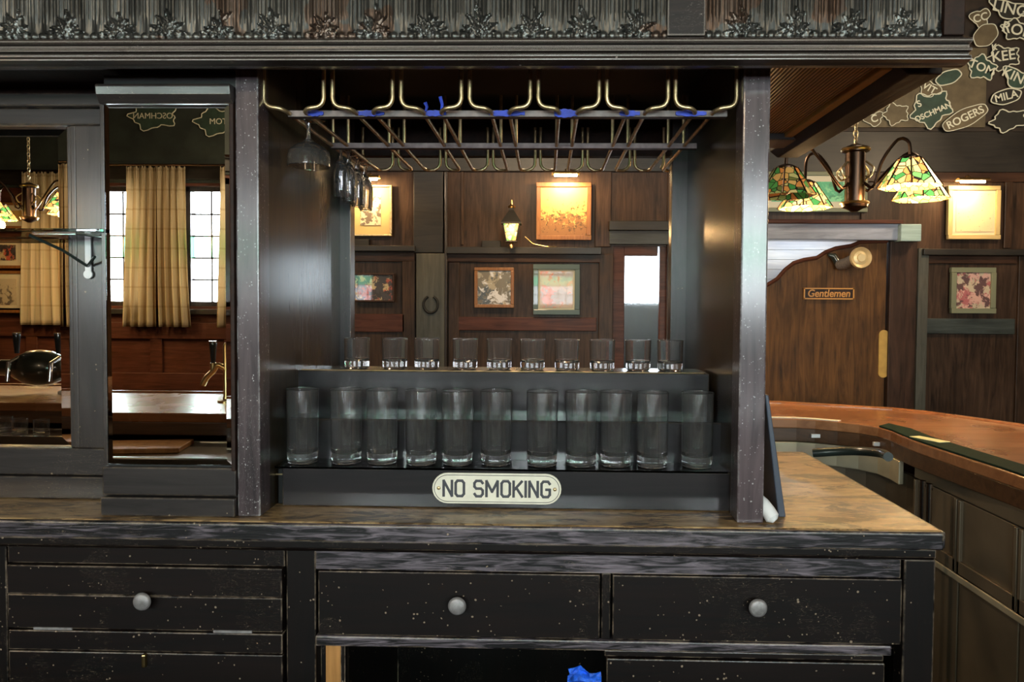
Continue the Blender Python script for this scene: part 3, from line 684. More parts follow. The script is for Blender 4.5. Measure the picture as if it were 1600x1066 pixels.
# black stile column and left cabinet
xs0 = xz(446, 900)[0]
b = MB().box(xs0, xa - .001, FY + .004, YB - .03, 0, TOPZ); tag(b.build('cabinet_divider', 'cabinet_z', bevel=.002), 'plain black upright between the two cabinets', 'upright')
t = thing('cabinet', 'scratched black cabinet left of the upright with one knobbed drawer', 'cabinet', (xz(220, 900)[0], FY, 0))
x0, x1 = xz(10, 900)[0], xz(444, 900)[0]
MB().box(x0, x1, FY + .03, YB - .03, 0, TOPZ).build('body', 'cabinet_z', t)
zA, zB, zC, zD = xz(220, 884)[1], xz(220, 984)[1], xz(220, 987)[1], xz(220, 1018)[1]
MB().box(x0, x1, FY + .004, FY + .03, zA, TOPZ).build('top_rail', 'cabinet_x', t, bevel=.002)
d = MB().box(x0 + .003, x1 - .003, FY - .004, FY + .03, xz(220, 930)[1], zA - .001).box(x0 + .003, x1 - .003, FY - .003, FY + .03, zB, xz(220, 930)[1] - .0008).build('drawer', 'cabinet_x', t, bevel=.002); knob(221, 941, d)
MB().box(x0 + .003, x1 - .003, FY - .002, FY + .03, zD, zC).build('rail', 'cabinet_x', t, bevel=.002)
d = MB().box(x0 + .003, x1 - .003, FY - .002, FY + .03, .08, zD - .002).build('door', 'cabinet_x', t, bevel=.002)
for px in (85, 365):
    a = xz(px - 30, 984)[0]; c = xz(px + 30, 984)[0]
    MB().box(a, c, FY - .0045, FY - .001, zB - .0015, zB + .003).build('hinge_plate', 'nickel', t)
MB().box(xz(225, 1020)[0], xz(231, 1020)[0], FY - .010, FY - .001, xz(228, 1040)[1], xz(228, 1020)[1]).build('turn_catch', 'brass', t, bevel=.002)
b = MB().box(XL, x0 - .002, FY + .003, YB - .03, 0, TOPZ); tag(b.build('cabinet_end', 'cabinet_z', bevel=.002), 'black cabinet side at the far left edge', 'cabinet')
# crumpled blue tape
bm_ = MB(); c = at(914, 1060, FY - .02); rnd = random.Random(3); g = []
for i in range(7):
    for j in range(6):
        g.append((c.x + (i - 3) * .0095 + rnd.uniform(-.002, .002), c.y + rnd.uniform(-.007, .007), c.z + (j - 3) * .007 + .010 * math.sin(i * .9) * .5 + rnd.uniform(-.002, .002)))
bm_.add(g, [(i * 6 + j, (i + 1) * 6 + j, (i + 1) * 6 + j + 1, i * 6 + j + 1) for i in range(6) for j in range(5)])
o = bm_.build('crumpled_tape', 'tape_bright'); md = o.modifiers.new('s', 'SOLIDIFY'); md.thickness = .0012
tag(o, 'crumpled bright blue tape stuck to the cabinet front at the bottom edge', 'tape')

# ------------------------------------------------------------------ niche between the posts
def X(px, py, Y): return at(px, py, Y).x
def Z(px, py, Y): return at(px, py, Y).z
lp0, lp1 = X(369, 460, PF), X(405, 460, PF); rp0, rp1 = X(1157, 460, PF), X(1199, 460, PF)
BK = 1.80
t = thing('glassware_niche', 'open dark wooden niche with two front posts, see-through at the back', 'niche', ((lp1 + rp0) / 2, PF, CZ))
MB().box(lp0, lp1, PF, PF + .05, CZ, SZ + .03).build('post', 'post', t, bevel=.003)
MB().box(rp0, rp1, PF, PF + .05, CZ, SZ + .03).build('post', 'post', t, bevel=.003)
MB().box(lp1 - .022, lp1 - .002, PF + .05, BK, CZ, SZ + .1).build('side_panel', 'panel_gloss', t)
MB().box(rp0 + .004, rp0 + .026, PF + .05, BK, CZ, SZ + .1).build('side_panel', 'panel_gloss', t)
sl, sr = X(548, 450, BK), X(1048, 450, BK)
MB().box(lp1 - .022, sl, BK, BK + .04, CZ, SZ + .05).build('rear_stile', 'frame_grey', t, bevel=.002)
MB().box(sr, rp0 + .026, BK, BK + .04, CZ, SZ + .05).build('rear_stile', 'frame_grey', t, bevel=.002)
MB().box(sl, sr, BK + .01, BK + .03, CZ, 1.17).build('rear_board', 'step', t)
MB().box(lp1 - .02, rp0 + .02, BK + .13, BK + .16, SZ - .018, SZ + .1).build('rear_header', 'canopy_side', t)
# stepped shelf
s1, s2, s3 = 1.354, 1.425, 1.492
z1 = Z(800, 732, s1); z2 = Z(850, 658, s2); z3 = Z(850, 582, s3)
xl1, xr1 = X(441, 770, s1), X(1150, 770, s1)
t = thing('stepped_shelf', 'black three-tier stepped shelf holding the glasses inside the niche', 'shelf', ((xl1 + xr1) / 2, s1, CZ))
MB().box(xl1, xr1 - .002, s1, s2 + .01, CZ + .0005, z1 - .004).build('lower_step', 'step', t, bevel=.002)
MB().box(X(437, 690, s2), X(1131, 690, s2), s2, s3 + .01, CZ + .0005, z2).build('middle_step', 'step', t, bevel=.004)
MB().box(X(465, 620, s3), X(1108, 620, s3), s3, 1.61, CZ + .0005, z3).build('upper_step', 'step', t, bevel=.002)
MB().box(X(1, 1, s1) * 0 + xl1 - .012, xr1 + .004 if xr1 + .004 < rp0 else rp0 - .001, s1 - .006, s2, z1 - .004, z1).build('glass_plate', 'shelf_glass', t)
MB().box(X(470, 578, s3), X(1100, 578, s3), s3 - .003, s3 + .012, z3, z3 + .0015).build('brass_strip', 'brass_dull', t, bevel=.001)
MB().box(lp1 + .001, xl1 - .001, s1 + .012, s1 + .05, CZ + .0005, Z(425, 735, s1)).build('end_box', 'black', t, bevel=.002)
MB().box(X(412, 741, s1), X(440, 741, s1), s1 + .009, s1 + .013, Z(425, 744, s1), Z(425, 742, s1)).box(X(412, 741, s1), X(440, 741, s1), s1 + .009, s1 + .013, Z(425, 797, s1), Z(425, 795, s1)).build('trim_line', 'brass_dull', t)

# glasses
def dens(pr, e=.0008):
    out = [pr[0]]
    for a, b_ in zip(pr, pr[1:]):
        L_ = math.hypot(b_[0] - a[0], b_[1] - a[1])
        if L_ > 4 * e:
            for t_ in (e / L_, 1 - e / L_): out.append((a[0] + (b_[0] - a[0]) * t_, a[1] + (b_[1] - a[1]) * t_))
        out.append(b_)
    return out
def tall_glass():
    t = thing('tall_glass', '', 'glass')
    H = .1445; r0, r1 = .0288, .0308
    prof = [(0, .0), (r0 - .004, 0), (r0 - .001, .0015), (r0, .004), (r0 + .0006, .018), (r1, H - .001), (r1 - .0008, H), (r1 - .0013, H - .001), (r0 - .0012, .030), (r0 - .004, .0225), (r0 - .010, .020), (0, .019)]
    MB().lathe(dens(prof), (0, 0, 0), 48).build('bowl', 'glass', t); return t
def low_glass():
    t = thing('short_glass', '', 'glass')
    H = .066; r0, r1 = .0262, .0278
    prof = [(0, 0), (r0 - .004, 0), (r0, .003), (r0 + .0005, .014), (r1, H - .001), (r1 - .0008, H), (r1 - .0016, H - .001), (r0 - .001, .021), (r0 - .004, .0165), (0, .0145)]
    MB().lathe(dens(prof), (0, 0, 0), 48).build('bowl', 'glass', t); return t
ORD = ['leftmost', 'second from left', 'third from left', 'fourth from left', 'fifth from left', 'middle, sixth from left', 'fifth from right', 'fourth from right', 'third from right', 'second from right', 'rightmost']
g0 = tall_glass(); TG = [473, 541, 597, 658, 715, 775, 847, 908, 962, 1019, 1089]
gy = s1 + .034
for i, px in enumerate(TG):
    o = g0 if i == 0 else copy_tree(g0)
    yj = gy + .0025 * ((i * 7) % 3 - 1); o.location = (X(px, 700, yj), yj, z1 + .0002); o.rotation_euler.z = i * .7
    o['label'] = 'tall clear straight glass on the lower shelf, ' + ORD[i]; o['group'] = 'tall glasses on the lower shelf'
    wd = 49 if i < 4 else 47
g1 = low_glass(); SG = [558, 617, 667, 727, 780, 832, 886, 941, 997, 1047]
ORD2 = ['leftmost', 'second from left', 'third from left', 'fourth from left', 'fifth from left', 'fifth from right', 'fourth from right', 'third from right', 'standing before the bright far door', 'rightmost']
for i, px in enumerate(SG):
    o = g1 if i == 0 else copy_tree(g1)
    yj = 1.556; o.location = (X(px, 560, yj), yj, z3 + .0003); o.rotation_euler.z = i * .5
    o['label'] = 'short clear tumbler on the top step, ' + ORD2[i]; o['group'] = 'short tumblers on the top step'

# NO SMOKING sign
sy = s1 - .004
c = at(776, 764, sy); hw = (X(877, 764, sy) - X(675, 764, sy)) / 2; hh = (Z(776, 740, sy) - Z(776, 788, sy)) / 2
t = thing('no_smoking_sign', 'cream enamel NO SMOKING sign screwed to the lowest step', 'sign', c)
def pill(w_, h_, ch):
    r = h_; pts = []
    for k in range(13): a = -PI / 2 + PI * k / 12; pts.append((c.x + w_ - r + r * math.cos(a), c.z + r * math.sin(a)))
    for k in range(13): a = PI / 2 + PI * k / 12; pts.append((c.x - w_ + r + r * math.cos(a), c.z + r * math.sin(a)))
    return pts
MB().prism(pill(hw, hh, 0), 'y', sy, sy + .004).build('plate', 'cream', t, bevel=.0012)
p_ = pill(hw - .004, hh - .004, 0); MB().tube([(x, sy - .0001, z) for x, z in p_ + [p_[0]]], .0006, 5).build('border_line', 'letter_dark', t)
for sgn in (-1, 1):
    MB().lathe([(0, -.0015), (.0022, -.0012), (.0036, 0), (.0036, .002)], (c.x + sgn * (hw - .0125), sy, c.z), 14, 'y').build('screw', 'brass_dull', t)
L = {'N': [[(0, 0), (0, 1), (.55, 0), (.55, 1)]], 'O': [[(.12, 0), (0, .15), (0, .85), (.12, 1), (.43, 1), (.55, .85), (.55, .15), (.43, 0), (.12, 0)]],
     'S': [[(.0, .16), (.12, 0), (.43, 0), (.55, .15), (.55, .38), (.43, .5), (.12, .5), (0, .63), (0, .85), (.12, 1), (.43, 1), (.55, .85)]],
     'M': [[(0, 0), (0, 1), (.37, .3), (.74, 1), (.74, 0)]], 'K': [[(0, 0), (0, 1)], [(.55, 1), (.02, .42)], [(.18, .58), (.57, 0)]], 'I': [[(0, 0), (0, 1)]],
     'G': [[(.55, .84), (.43, 1), (.12, 1), (0, .85), (0, .15), (.12, 0), (.43, 0), (.55, .15), (.55, .48), (.3, .48)]]}
LH = hh * 1.0; adv = {'N': .8, 'O': .8, 'S': .8, 'M': 1.0, 'K': .8, 'I': .25, 'G': .8, ' ': .45}
tot = sum(adv[ch] for ch in 'NO SMOKING') - .25; sxl = (hw * 2 - .044) / tot; cx = c.x - hw + .022; b = MB()
for ch in 'NO SMOKING':
    for pl in L.get(ch, []):
        pz = [Vector((cx + x * sxl, sy - .0004, c.z - LH / 2 + z * LH)) for x, z in pl]
        for p, q in zip(pz, pz[1:]):
            e_ = (q - p).normalized() * .0016; b.tube([p - e_, q + e_], .0025, 8)
    cx += adv[ch] * sxl
o = b.build('lettering', 'letter_dark', t)
for v in o.data.vertices: v.co.y = v.co.y * .35

# ------------------------------------------------------------------ hanging glass rack
RZ = EYE + .352; RF, RB = 1.31, 1.90
t = thing('hanging_glass_rack', 'brass wire stemware rack with seven rails hanging in the niche', 'rack', ((lp1 + rp0) / 2, 1.6, RZ))
US = [(459 + 107.35 * i) for i in range(7)]; UX = [X(p, 165, RF) for p in US]; OW, SW = .0548, .0170
for ux in UX:
    b = MB()
    for sg in (-1, 1):
        ow = ux + sg * OW; sw_ = ux + sg * SW
        owr = min(max(ow, sl + .006), sr - .006)
        P = [(ow, RF, SZ + .03), (ow, RF, RZ + .056), (ow, RF, RZ + .032), (ow, RF, RZ + .022), (ow - sg * .003, RF, RZ + .012), (ow - sg * .011, RF, RZ + .006), (ow - sg * .028, RF, RZ + .003), (sw_, RF + .012, RZ), (sw_, RF + .03, RZ)]
        pp = catmull(P, 26) + [Vector((sw_, RB - .03, RZ))] + catmull([(sw_, RB - .03, RZ), (sw_ + sg * .004, RB - .008, RZ), (sw_ + sg * .02, RB, RZ + .001), (owr - sg * .008, RB, RZ + .006), (owr, RB, RZ + .02), (owr, RB, SZ + .05)], 16)
        b.tube(pp, .0040, 10)
    b.build('rail', 'brass_dull', t)
    b = MB()
    for sg in (-1, 1): b.tube([(ux + sg * SW, 1.61, RZ), (ux + sg * SW, 1.61, SZ + .05)], .0036, 8)
    b.build('hanger', 'brass_dull', t)
MB().box(UX[0] - .02, UX[-1] + .045, 1.335, 1.353, RZ - .0055, RZ + .0065).build('crossbar', 'bar_grey', t, bevel=.001)
MB().box(UX[0] - .02, UX[-1] + .045, 1.60, 1.618, RZ - .006, RZ + .006).build('crossbar', 'bar_grey', t, bevel=.001)
TP = [(480, 505, 'beside the hanging coupe'), (560, 600, 'right of the hanging flutes'), (662, 697, 'below the upright blue scraps'), (764, 820, 'near the rack middle'), (866, 902, 'widest and brightest, right of the rack middle'), (968, 1000, 'toward the right side'), (1056, 1104, 'rightmost')]
for k, (a, c_, w_) in enumerate(TP):
    ya = 1.331; x0, x1 = X(a, 178, ya), X(c_, 178, ya); hz = .0055 if k != 4 else .008
    b = MB(); n = 10; vv = []
    for i in range(n + 1):
        u = i / n; hh_ = hz * (.55 + .45 * math.sin(PI * min(1, max(0, u * 1.1)))) + .0008 * math.sin(i * 2.3 + k)
        vv += [(x0 + (x1 - x0) * u, ya, RZ - hh_), (x0 + (x1 - x0) * u, ya, RZ + hh_), (x0 + (x1 - x0) * u, ya + .003, RZ + hh_), (x0 + (x1 - x0) * u, ya + .003, RZ - hh_)]
    b.add(vv, [(i * 4 + q, i * 4 + (q + 1) % 4, i * 4 + 4 + (q + 1) % 4, i * 4 + 4 + q) for i in range(n) for q in range(4)] + [(0, 1, 2, 3), (n * 4 + 3, n * 4 + 2, n * 4 + 1, n * 4)])
    tag(b.build('tape_strip', 'tape'), 'blue tape on the rack crossbar, ' + w_, 'tape', 'blue tape wrapped on the rack crossbar')
for (px, y0, y1, lb) in ((665, 160, 174, 'shorter'), (689, 151, 176, 'taller')):
    p = at(px, y1, 1.33); q = at(px - 1, y0, 1.325); 
    tag(MB().tube([p, p.lerp(q, .5) + Vector((.003, 0, 0)), q], [.002, .003, .0035], 6).build('tape_scrap', 'tape'), 'scrap of blue tape sticking up from the rack, the %s one' % lb, 'tape', 'blue tape scraps sticking up')
# coupe and flutes hanging upside down: foot on the rails
def coupe():
    t = thing('coupe_glass', 'wide coupe glass hanging upside down at the left of the rack', 'glass')
    pr = [(0, .0), (.030, .0), (.0325, .001), (.0325, .0022), (.012, .005), (.005, .010), (.0036, .02), (.0036, .036), (.006, .044), (.014, .050), (.028, .058), (.038, .068), (.0405, .080), (.040, .100), (.0392, .1005), (.0390, .099), (.0393, .080), (.0368, .069), (.027, .0598), (.013, .053), (0, .050)]
    MB().lathe(dens([(r, -h * .93) for r, h in pr], .0006), (0, 0, 0), 40).build('bowl', 'glass', t); return t
o = coupe(); o.location = (UX[0], 1.392, RZ + .0060)
def flute():
    t = thing('flute_glass', '', 'glass')
    pr = [(0, 0), (.0170, 0), (.0178, .001), (.0178, .0022), (.008, .005), (.0035, .012), (.003, .030), (.0042, .038), (.010, .046), (.0165, .062), (.0185, .085), (.0175, .120), (.0155, .138), (.0148, .1385), (.0146, .137), (.0165, .120), (.0175, .085), (.0155, .063), (.009, .0485), (0, .042)]
    MB().lathe(dens([(r, -h * .86) for r, h in pr], .0006), (0, 0, 0), 28).build('bowl', 'glass', t); return t
f0 = flute(); FL = ['nearest', 'second nearest', 'third nearest', 'fourth, in the middle', 'third from back', 'second from back', 'farthest']
for i in range(7):
    o = f0 if i == 0 else copy_tree(f0); o.location = (UX[0] + (.004 if i % 2 else -.003), 1.622 + .0375 * i, RZ + .0060)
    o['label'] = 'flute glass hanging upside down in the left rack rail, %s' % FL[i]; o['group'] = 'flutes hanging in the rack'

# ------------------------------------------------------------------ canopy
XE = X(1520, 80, 1.19)
t = thing('canopy', 'dark moulded wooden canopy with pressed tin frieze over the back bar', 'canopy', (0, 1.2, SZ))
def zc(py, Y): return Z(850, py, Y)
A_ = 1.19
pf = [(1.215, zc(57, 1.215)), (A_, zc(60, A_)), (A_ - .002, zc(64, A_)), (A_ + .001, zc(66.5, A_)), (A_ + .009, zc(68.5, A_)), (A_ + .009, zc(73, A_)), (A_ + .001, zc(75, A_)), (A_ - .001, zc(79, A_)), (A_ + .008, zc(81, A_)), (A_ + .010, zc(84, A_)), (A_ + .002, zc(86, A_)), (A_, zc(93, A_)), (A_ + .012, zc(95, A_)), (A_ + .020, zc(97, A_)), (A_ + .032, zc(97, A_)), (A_ + .034, SZ + .004), (A_ + .072, SZ + .010), (A_ + .072, zc(57, 1.215))]
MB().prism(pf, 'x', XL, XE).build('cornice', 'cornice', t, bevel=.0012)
MB().box(rp1 + .001, XE - .02, A_ + .034, 1.262, SZ - .003, SZ + .02).build('front_soffit', 'canopy_side', t, bevel=.002)
MB().box(XL, rp1, 1.263, 1.282, SZ, SZ + .04).build('header', 'post', t, bevel=.002)
# pressed tin frieze relief
zt0 = zc(57, 1.213); xt1 = X(1475, 30, 1.21)
def tin(x0, x1, nm):
    nx = int((x1 - x0) / .0016); nz = 56; Hh = .105; vs_ = []; rnd = random.Random(5)
    ph = {}
    for i in range(nx + 1):
        x = x0 + (x1 - x0) * i / nx
        for j in range(nz + 1):
            z = Hh * j / nz; u = ((x + 5) / .088); k = math.floor(u); cx = (u - k - .5) * .088
            if k not in ph: r = random.Random(k); ph[k] = [(r.uniform(-.12, .12), r.uniform(.85, 1.2)) for _ in range(9)]
            h = .0016 * max(0, math.sin((x) * 2 * PI / .0062)) * min(1, max(0, (z - .012) / .03)) + .001 * math.sin(x * 2 * PI / .022)
            for q, (an, ln, wd) in enumerate(((0, .050, .0045), (-.40, .040, .0042), (.40, .040, .0042), (-.85, .034, .0036), (.85, .034, .0036), (-1.25, .032, .003), (1.25, .032, .003))):
                da, ls = ph[k][q]; a = an + da; L_ = ln * ls
                dx, dz = math.sin(a), math.cos(a); s_ = cx * dx + z * dz; tt = cx * dz - z * dx + .006 * math.sin(s_ / L_ * PI) * (1 if an > 0 else -1)
                if 0 < s_ < L_:
                    ww = wd * (.35 + math.sin(PI * s_ / L_)); e = 1 - (tt / ww) ** 2
                    if e > 0: h = max(h, .0055 * e ** .5 * (.75 + .25 * math.cos(tt / ww * 9)))
            u2 = ((x + 5) / .0147) % 1 - .5
            e = 1 - (u2 / .40) ** 2 - ((z - .004) / .006) ** 2
            if e > 0: h = max(h, .0035 * e ** .5)
            vs_.append((x, 1.219 - h, zt0 + z))
    fs_ = [(i * (nz + 1) + j, (i + 1) * (nz + 1) + j, (i + 1) * (nz + 1) + j + 1, i * (nz + 1) + j + 1) for i in range(nx) for j in range(nz)]
    return MB().add(vs_, fs_, True).build(nm, 'tin', t)
tin(XL, X(1043, 30, 1.21), 'tin_frieze'); tin(X(1102, 30, 1.21), xt1, 'tin_frieze')
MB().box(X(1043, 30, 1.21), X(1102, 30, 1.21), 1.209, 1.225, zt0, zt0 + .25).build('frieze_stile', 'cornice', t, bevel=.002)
MB().box(xt1, XE - .002, 1.209, 1.3, zt0, zt0 + .25).build('frieze_stile', 'canopy_side', t, bevel=.002)
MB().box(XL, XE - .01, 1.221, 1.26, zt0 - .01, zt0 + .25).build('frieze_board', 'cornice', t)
xs1, xs2 = X(1394, 104, 1.30) , XE - .004
xs1 = at(1394, 104, Z=SZ + .008).x
zb = SZ - .012
MB().prism([(xs1, SZ + .004), (xs1 + .02, zb), (xs2, zb), (xs2, zb + .30), (xs1, zb + .30)], 'y', 1.27, 1.98).build('side_beam', 'canopy_side', t, bevel=.003)
MB().box(xs1 - .02, xs1 + .001, 1.29, 1.86, SZ + .002, SZ + .03).build('soffit_moulding', 'mustard', t, bevel=.003)
MB().box(rp1 - .02, xs1, 1.29, 1.87, SZ + .012, SZ + .02).build('ribbed_soffit', 'ribbed', t)
MB().box(rp1 - .02, xs1 + .03, 1.80, 1.90, zb + .008, SZ + .10).build('rear_beam', 'frame_grey_x', t, bevel=.004)
MB().box(XL, rp1 - .021, 1.283, 1.98, SZ + .10, SZ + .12).box(XL, XE, 1.26, 2.0, zt0 + .22, zt0 + .25).build('roof_board', 'black', t)
MB().box(XL, lp0, 1.284, 1.45, SZ + .004, SZ + .015).build('left_soffit', 'canopy_side', t)

# ------------------------------------------------------------------ mirror column
def bevel_mirror(par, x0, x1, z0, z1, Y, bw, open_left=False):
    MB().add([(x0 + bw, Y, z0 + bw), (x1 - bw, Y, z0 + bw), (x1 - bw, Y, z1 - bw), (x0 + bw, Y, z1 - bw)], [(0, 1, 2, 3)]).build('mirror', 'mirror', par)
    e = .0016
    v = [(x0 + bw, Y, z0 + bw), (x1 - bw, Y, z0 + bw), (x1 - bw, Y, z1 - bw), (x0 + bw, Y, z1 - bw), (x0, Y + e, z0), (x1, Y + e, z0), (x1, Y + e, z1), (x0, Y + e, z1)]
    o = MB().add(v, [(0, 1, 5, 4), (1, 2, 6, 5), (2, 3, 7, 6), (3, 0, 4, 7)]).build('mirror_bevel', 'mirror', par)
    MB().box(x0 - .001, x1 + .001, Y + e + .0005, Y + e + .005, z0 - .001, z1 + .001).build('mirror_back', 'shelf_glass', par)
MY = 1.283
mx0, mx1 = X(166, 440, MY), X(360, 440, MY); mz0, mz1 = Z(262, 726, MY), Z(262, 162, MY)
t = thing('mirror_column', 'narrow pier with tall bevelled mirror left of the niche', 'mirror', ((mx0 + mx1) / 2, MY, CZ))
bevel_mirror(t, mx0, mx1, mz0, mz1, MY, .0085)
xc0 = X(160, 440, MY)
MB().box(xc0 + .003, lp0 - .001, MY + .007, MY + .14, CZ, SZ - .006).build('core', 'black', t)
MB().box(mx1 + .0015, lp0 - .001, MY - .006, MY + .012, mz0 - .01, mz1 + .005).build('frame_strip', 'canopy_side', t, bevel=.002)
MB().box(xc0 - .002, mx0 - .0015, MY + .001, MY + .14, mz0, mz1).build('left_edge', 'frame_grey', t, bevel=.001)
zh0, zh1 = Z(260, 160, MY - .015), Z(260, 131, MY - .015)
MB().prism([(MY + .02, zh0), (MY - .008, zh0), (MY - .012, zh0 + .006), (MY - .018, zh0 + .014), (MY - .020, zh1 - .004), (MY - .017, zh1), (MY + .02, zh1)], 'x', X(150, 145, MY - .015), lp0 - .001).build('head_moulding', 'frame_grey_x', t, bevel=.002)
zb1, zb2 = Z(262, 730, MY), Z(262, 776, MY)
MB().box(xc0 - .003, lp0 - .001, MY - .004, MY + .02, zb2 + .002, zb1).build('base_rail', 'frame_grey_x', t, bevel=.003)
MB().box(xc0 - .003, lp0 - .001, MY - .010, MY + .02, CZ + .0005, zb2).build('plinth', 'frame_grey_x', t, bevel=.003)

# ------------------------------------------------------------------ wide mirror bay on the left
LY = 1.40
fx0, fx1 = X(109, 440, LY), X(165, 440, LY)
lz0, lz1 = Z(60, 698, LY), Z(60, 198, LY)
t = thing('mirror_cabinet', 'wide framed mirror bay behind the glass shelf at far left', 'mirror', (-1.2, LY, CZ))
bevel_mirror(t, XL + .02, fx0, lz0, lz1, LY, .020)
MB().box(fx0 + .022, xc0 - .003, LY - .0135, LY + .03, lz0, lz1).build('stile', 'frame_grey', t, bevel=.003)
MB().box(fx0, fx0 + .010, LY - .004, LY + .012, lz0, lz1).box(fx0 + .010, fx0 + .0215, LY - .009, LY + .012, lz0, lz1).build('inner_moulding', 'frame_grey', t, bevel=.002)
MB().box(XL, xc0 - .004, LY - .014, LY + .03, lz1, Z(60, 172, LY)).box(XL, xc0 - .004, LY - .030, LY + .03, Z(60, 172, LY), Z(60, 152, LY)).build('head_rail', 'frame_grey_x', t, bevel=.003)
MB().box(XL, xc0 - .004, LY + .0, LY + .03, Z(60, 152, LY), SZ + .004).build('head_board', 'canopy_side', t)
MB().box(XL, xc0 - .004, LY - .012, LY + .03, Z(60, 740, LY), lz0 - .0005).box(XL, xc0 - .004, LY - .020, LY + .03, CZ + .0005, Z(60, 741, LY)).build('base_rail', 'frame_grey_x', t, bevel=.003)
# glass shelf and bracket
gz = Z(60, 357, 1.275)
b = MB().box(XL, X(163, 357, 1.28) - .002, 1.272, 1.384, gz - .006, gz); tag(b.build('glass_shelf', 'shelf_glass', bevel=.001), 'greenish glass shelf mounted in front of the wide left mirror', 'shelf')
bx = X(136, 385, 1.38)
t = thing('shelf_bracket', 'small white metal bracket under the end of the glass shelf', 'bracket', (bx, 1.386, gz))
MB().box(bx - .006, bx + .006, 1.3815, 1.386, gz - .078, gz - .006).lathe([(0, -.002), (.009, -.002), (.009, .003)], (bx, 1.3825, gz - .078), 16, 'y').build('upright', 'white', t, bevel=.001)
MB().box(bx - .05, bx + .03, 1.30, 1.384, gz - .0085, gz - .0065).build('arm', 'chrome', t)
MB().tube([(bx, 1.380, gz - .062), (bx - .02, 1.34, gz - .035), (bx - .052, 1.295, gz - .010)], .0028, 6).tube([(bx, 1.380, gz - .062), (bx + .028, 1.36, gz - .045)], .0028, 6).build('strut', 'gloss_black', t)

# ------------------------------------------------------------------ things on the right end of the worktop
t = thing('leaning_board', 'thin slate-blue board leaning on the outside of the right post', 'board', (rp1 + .03, 1.34, CZ))
p0_, p1_ = at(1217, 795, 1.34), at(1193, 615, 1.34); dxn = .007
MB().prism([(p0_.x - dxn, CZ + .001), (p0_.x + dxn, CZ + .001), (p1_.x + dxn * .5, p1_.z), (p1_.x - dxn * .5, p1_.z)], 'y', 1.32, 1.50).build('board', 'slate', t, bevel=.002)
a = at(1193, 785, 1.30); c_ = at(1207, 808, 1.285)
o = MB().tube([a + Vector((-.002, .02, .008)), a, a.lerp(c_, .5), c_, c_ + Vector((.004, -.003, -.004))], [.006, .011, .013, .013, .006], 16).build('white_scoop', 'white')
tag(o, 'small rounded white plastic tool lying at the foot of the right post', 'tool')
zmin = min(v.co.z for v in o.data.vertices)
for v in o.data.vertices: v.co.z += CZ + .0005 - zmin

# ------------------------------------------------------------------ curved bar
ip = [at(x, y, Z=BZ) for x, y in ((1204, 654), (1280, 657), (1369, 667), (1425, 688), (1500, 713), (1600, 746))]
op = [at(x, y, Z=BZ) for x, y in ((1200, 629), (1330, 633), (1400, 640), (1500, 651), (1600, 666))]
print('inner', [(round(p.x, 2), round(p.y, 2)) for p in ip]); print('outer', [(round(p.x, 2), round(p.y, 2)) for p in op])
xin = ip[-1].x
inner = [(-2.2, ip[0].y + .02)] + [(-.4, ip[0].y + .02)] + [(p.x, p.y) for p in ip] + [(xin, 1.2), (xin, .4), (xin - .06, .05), (xin - .35, -.10), (0, -.10), (-1.5, -.10), (-3.3, -.10)]
outer = [(-2.2, op[0].y)] + [(-.4, op[0].y)] + [(p.x, p.y) for p in op] + [(op[-1].x + .12, 1.9), (op[-1].x + .12, .3), (op[-1].x - .1, -.35), (op[-1].x - .55, -.70), (0, -.72), (-1.5, -.72), (-3.3, -.72)]
IN = [Vector((p.x, p.y)) for p in catmull([(a, b_, 0) for a, b_ in inner], 140)]; OU = [Vector((p.x, p.y)) for p in catmull([(a, b_, 0) for a, b_ in outer], 140)]
# pair every inner point with the nearest point of the outer path, kept in order
OD = [Vector((p.x, p.y)) for p in catmull([(a, b_, 0) for a, b_ in outer], 1200)]
pair = []; j = 0
for p in IN:
    best = min(range(j, min(len(OD), j + 140)), key=lambda q: (OD[q] - p).length); j = best; pair.append(OD[best])
pair[0] = OD[0]; pair[-1] = OD[-1]
t = thing('curved_bar', 'curved wooden bar counter sweeping round behind the worktop', 'bar counter', (1.5, 2.2, 0))
strip(MB(), IN, pair, BZ - .035, BZ).build('bar_top', 'bar_top', t, bevel=.004)
def lerp_path(f0, f1=None): return [a.lerp(b_, f0) for a, b_ in zip(IN, pair)]
inn = lerp_path(.0); 
def toward(d): return [a + (b_ - a).normalized() * d for a, b_ in zip(IN, pair)]
strip(MB(), toward(.004), toward(.03), BZ - .085, BZ - .035).build('apron', 'bar_apron', t, bevel=.003)
strip(MB(), [b_ + (b_ - a).normalized() * -.16 for a, b_ in zip(IN, pair)], [b_ + (b_ - a).normalized() * -.13 for a, b_ in zip(IN, pair)], 0, BZ - .035).build('front_panel', 'wall_red', t)
strip(MB(), [b_ + (b_ - a).normalized() * -.022 for a, b_ in zip(IN, pair)], [b_ + (b_ - a).normalized() * .004 for a, b_ in zip(IN, pair)], BZ - .03, BZ + .008).build('edge_rail', 'bar_top', t, bevel=.006)
# screws in the apron
for px, py in ((1437, 697), (1472, 710), (1510, 724), (1554, 740)):
    p = at(px, py, X=xin + .002); k = min(range(len(IN)), key=lambda q: abs(IN[q].y - p.y) + (0 if IN[q].x > .8 else 9))
    MB().lathe([(0, -.003), (.006, -.002), (.007, .001)], (IN[k].x + .003, IN[k].y, p.z), 10, 'x').build('screw_cap', 'chalk', t)
for px, py in ((1292, 671), (1386, 688)):
    p = at(px, py, Z=BZ - .05); k = min(range(len(IN)), key=lambda q: (IN[q] - Vector((p.x, p.y))).length)
    MB().box(IN[k].x - .016, IN[k].x + .016, IN[k].y - .006, IN[k].y + .006, BZ - .065, BZ - .052).build('tag_plate', 'white', t)
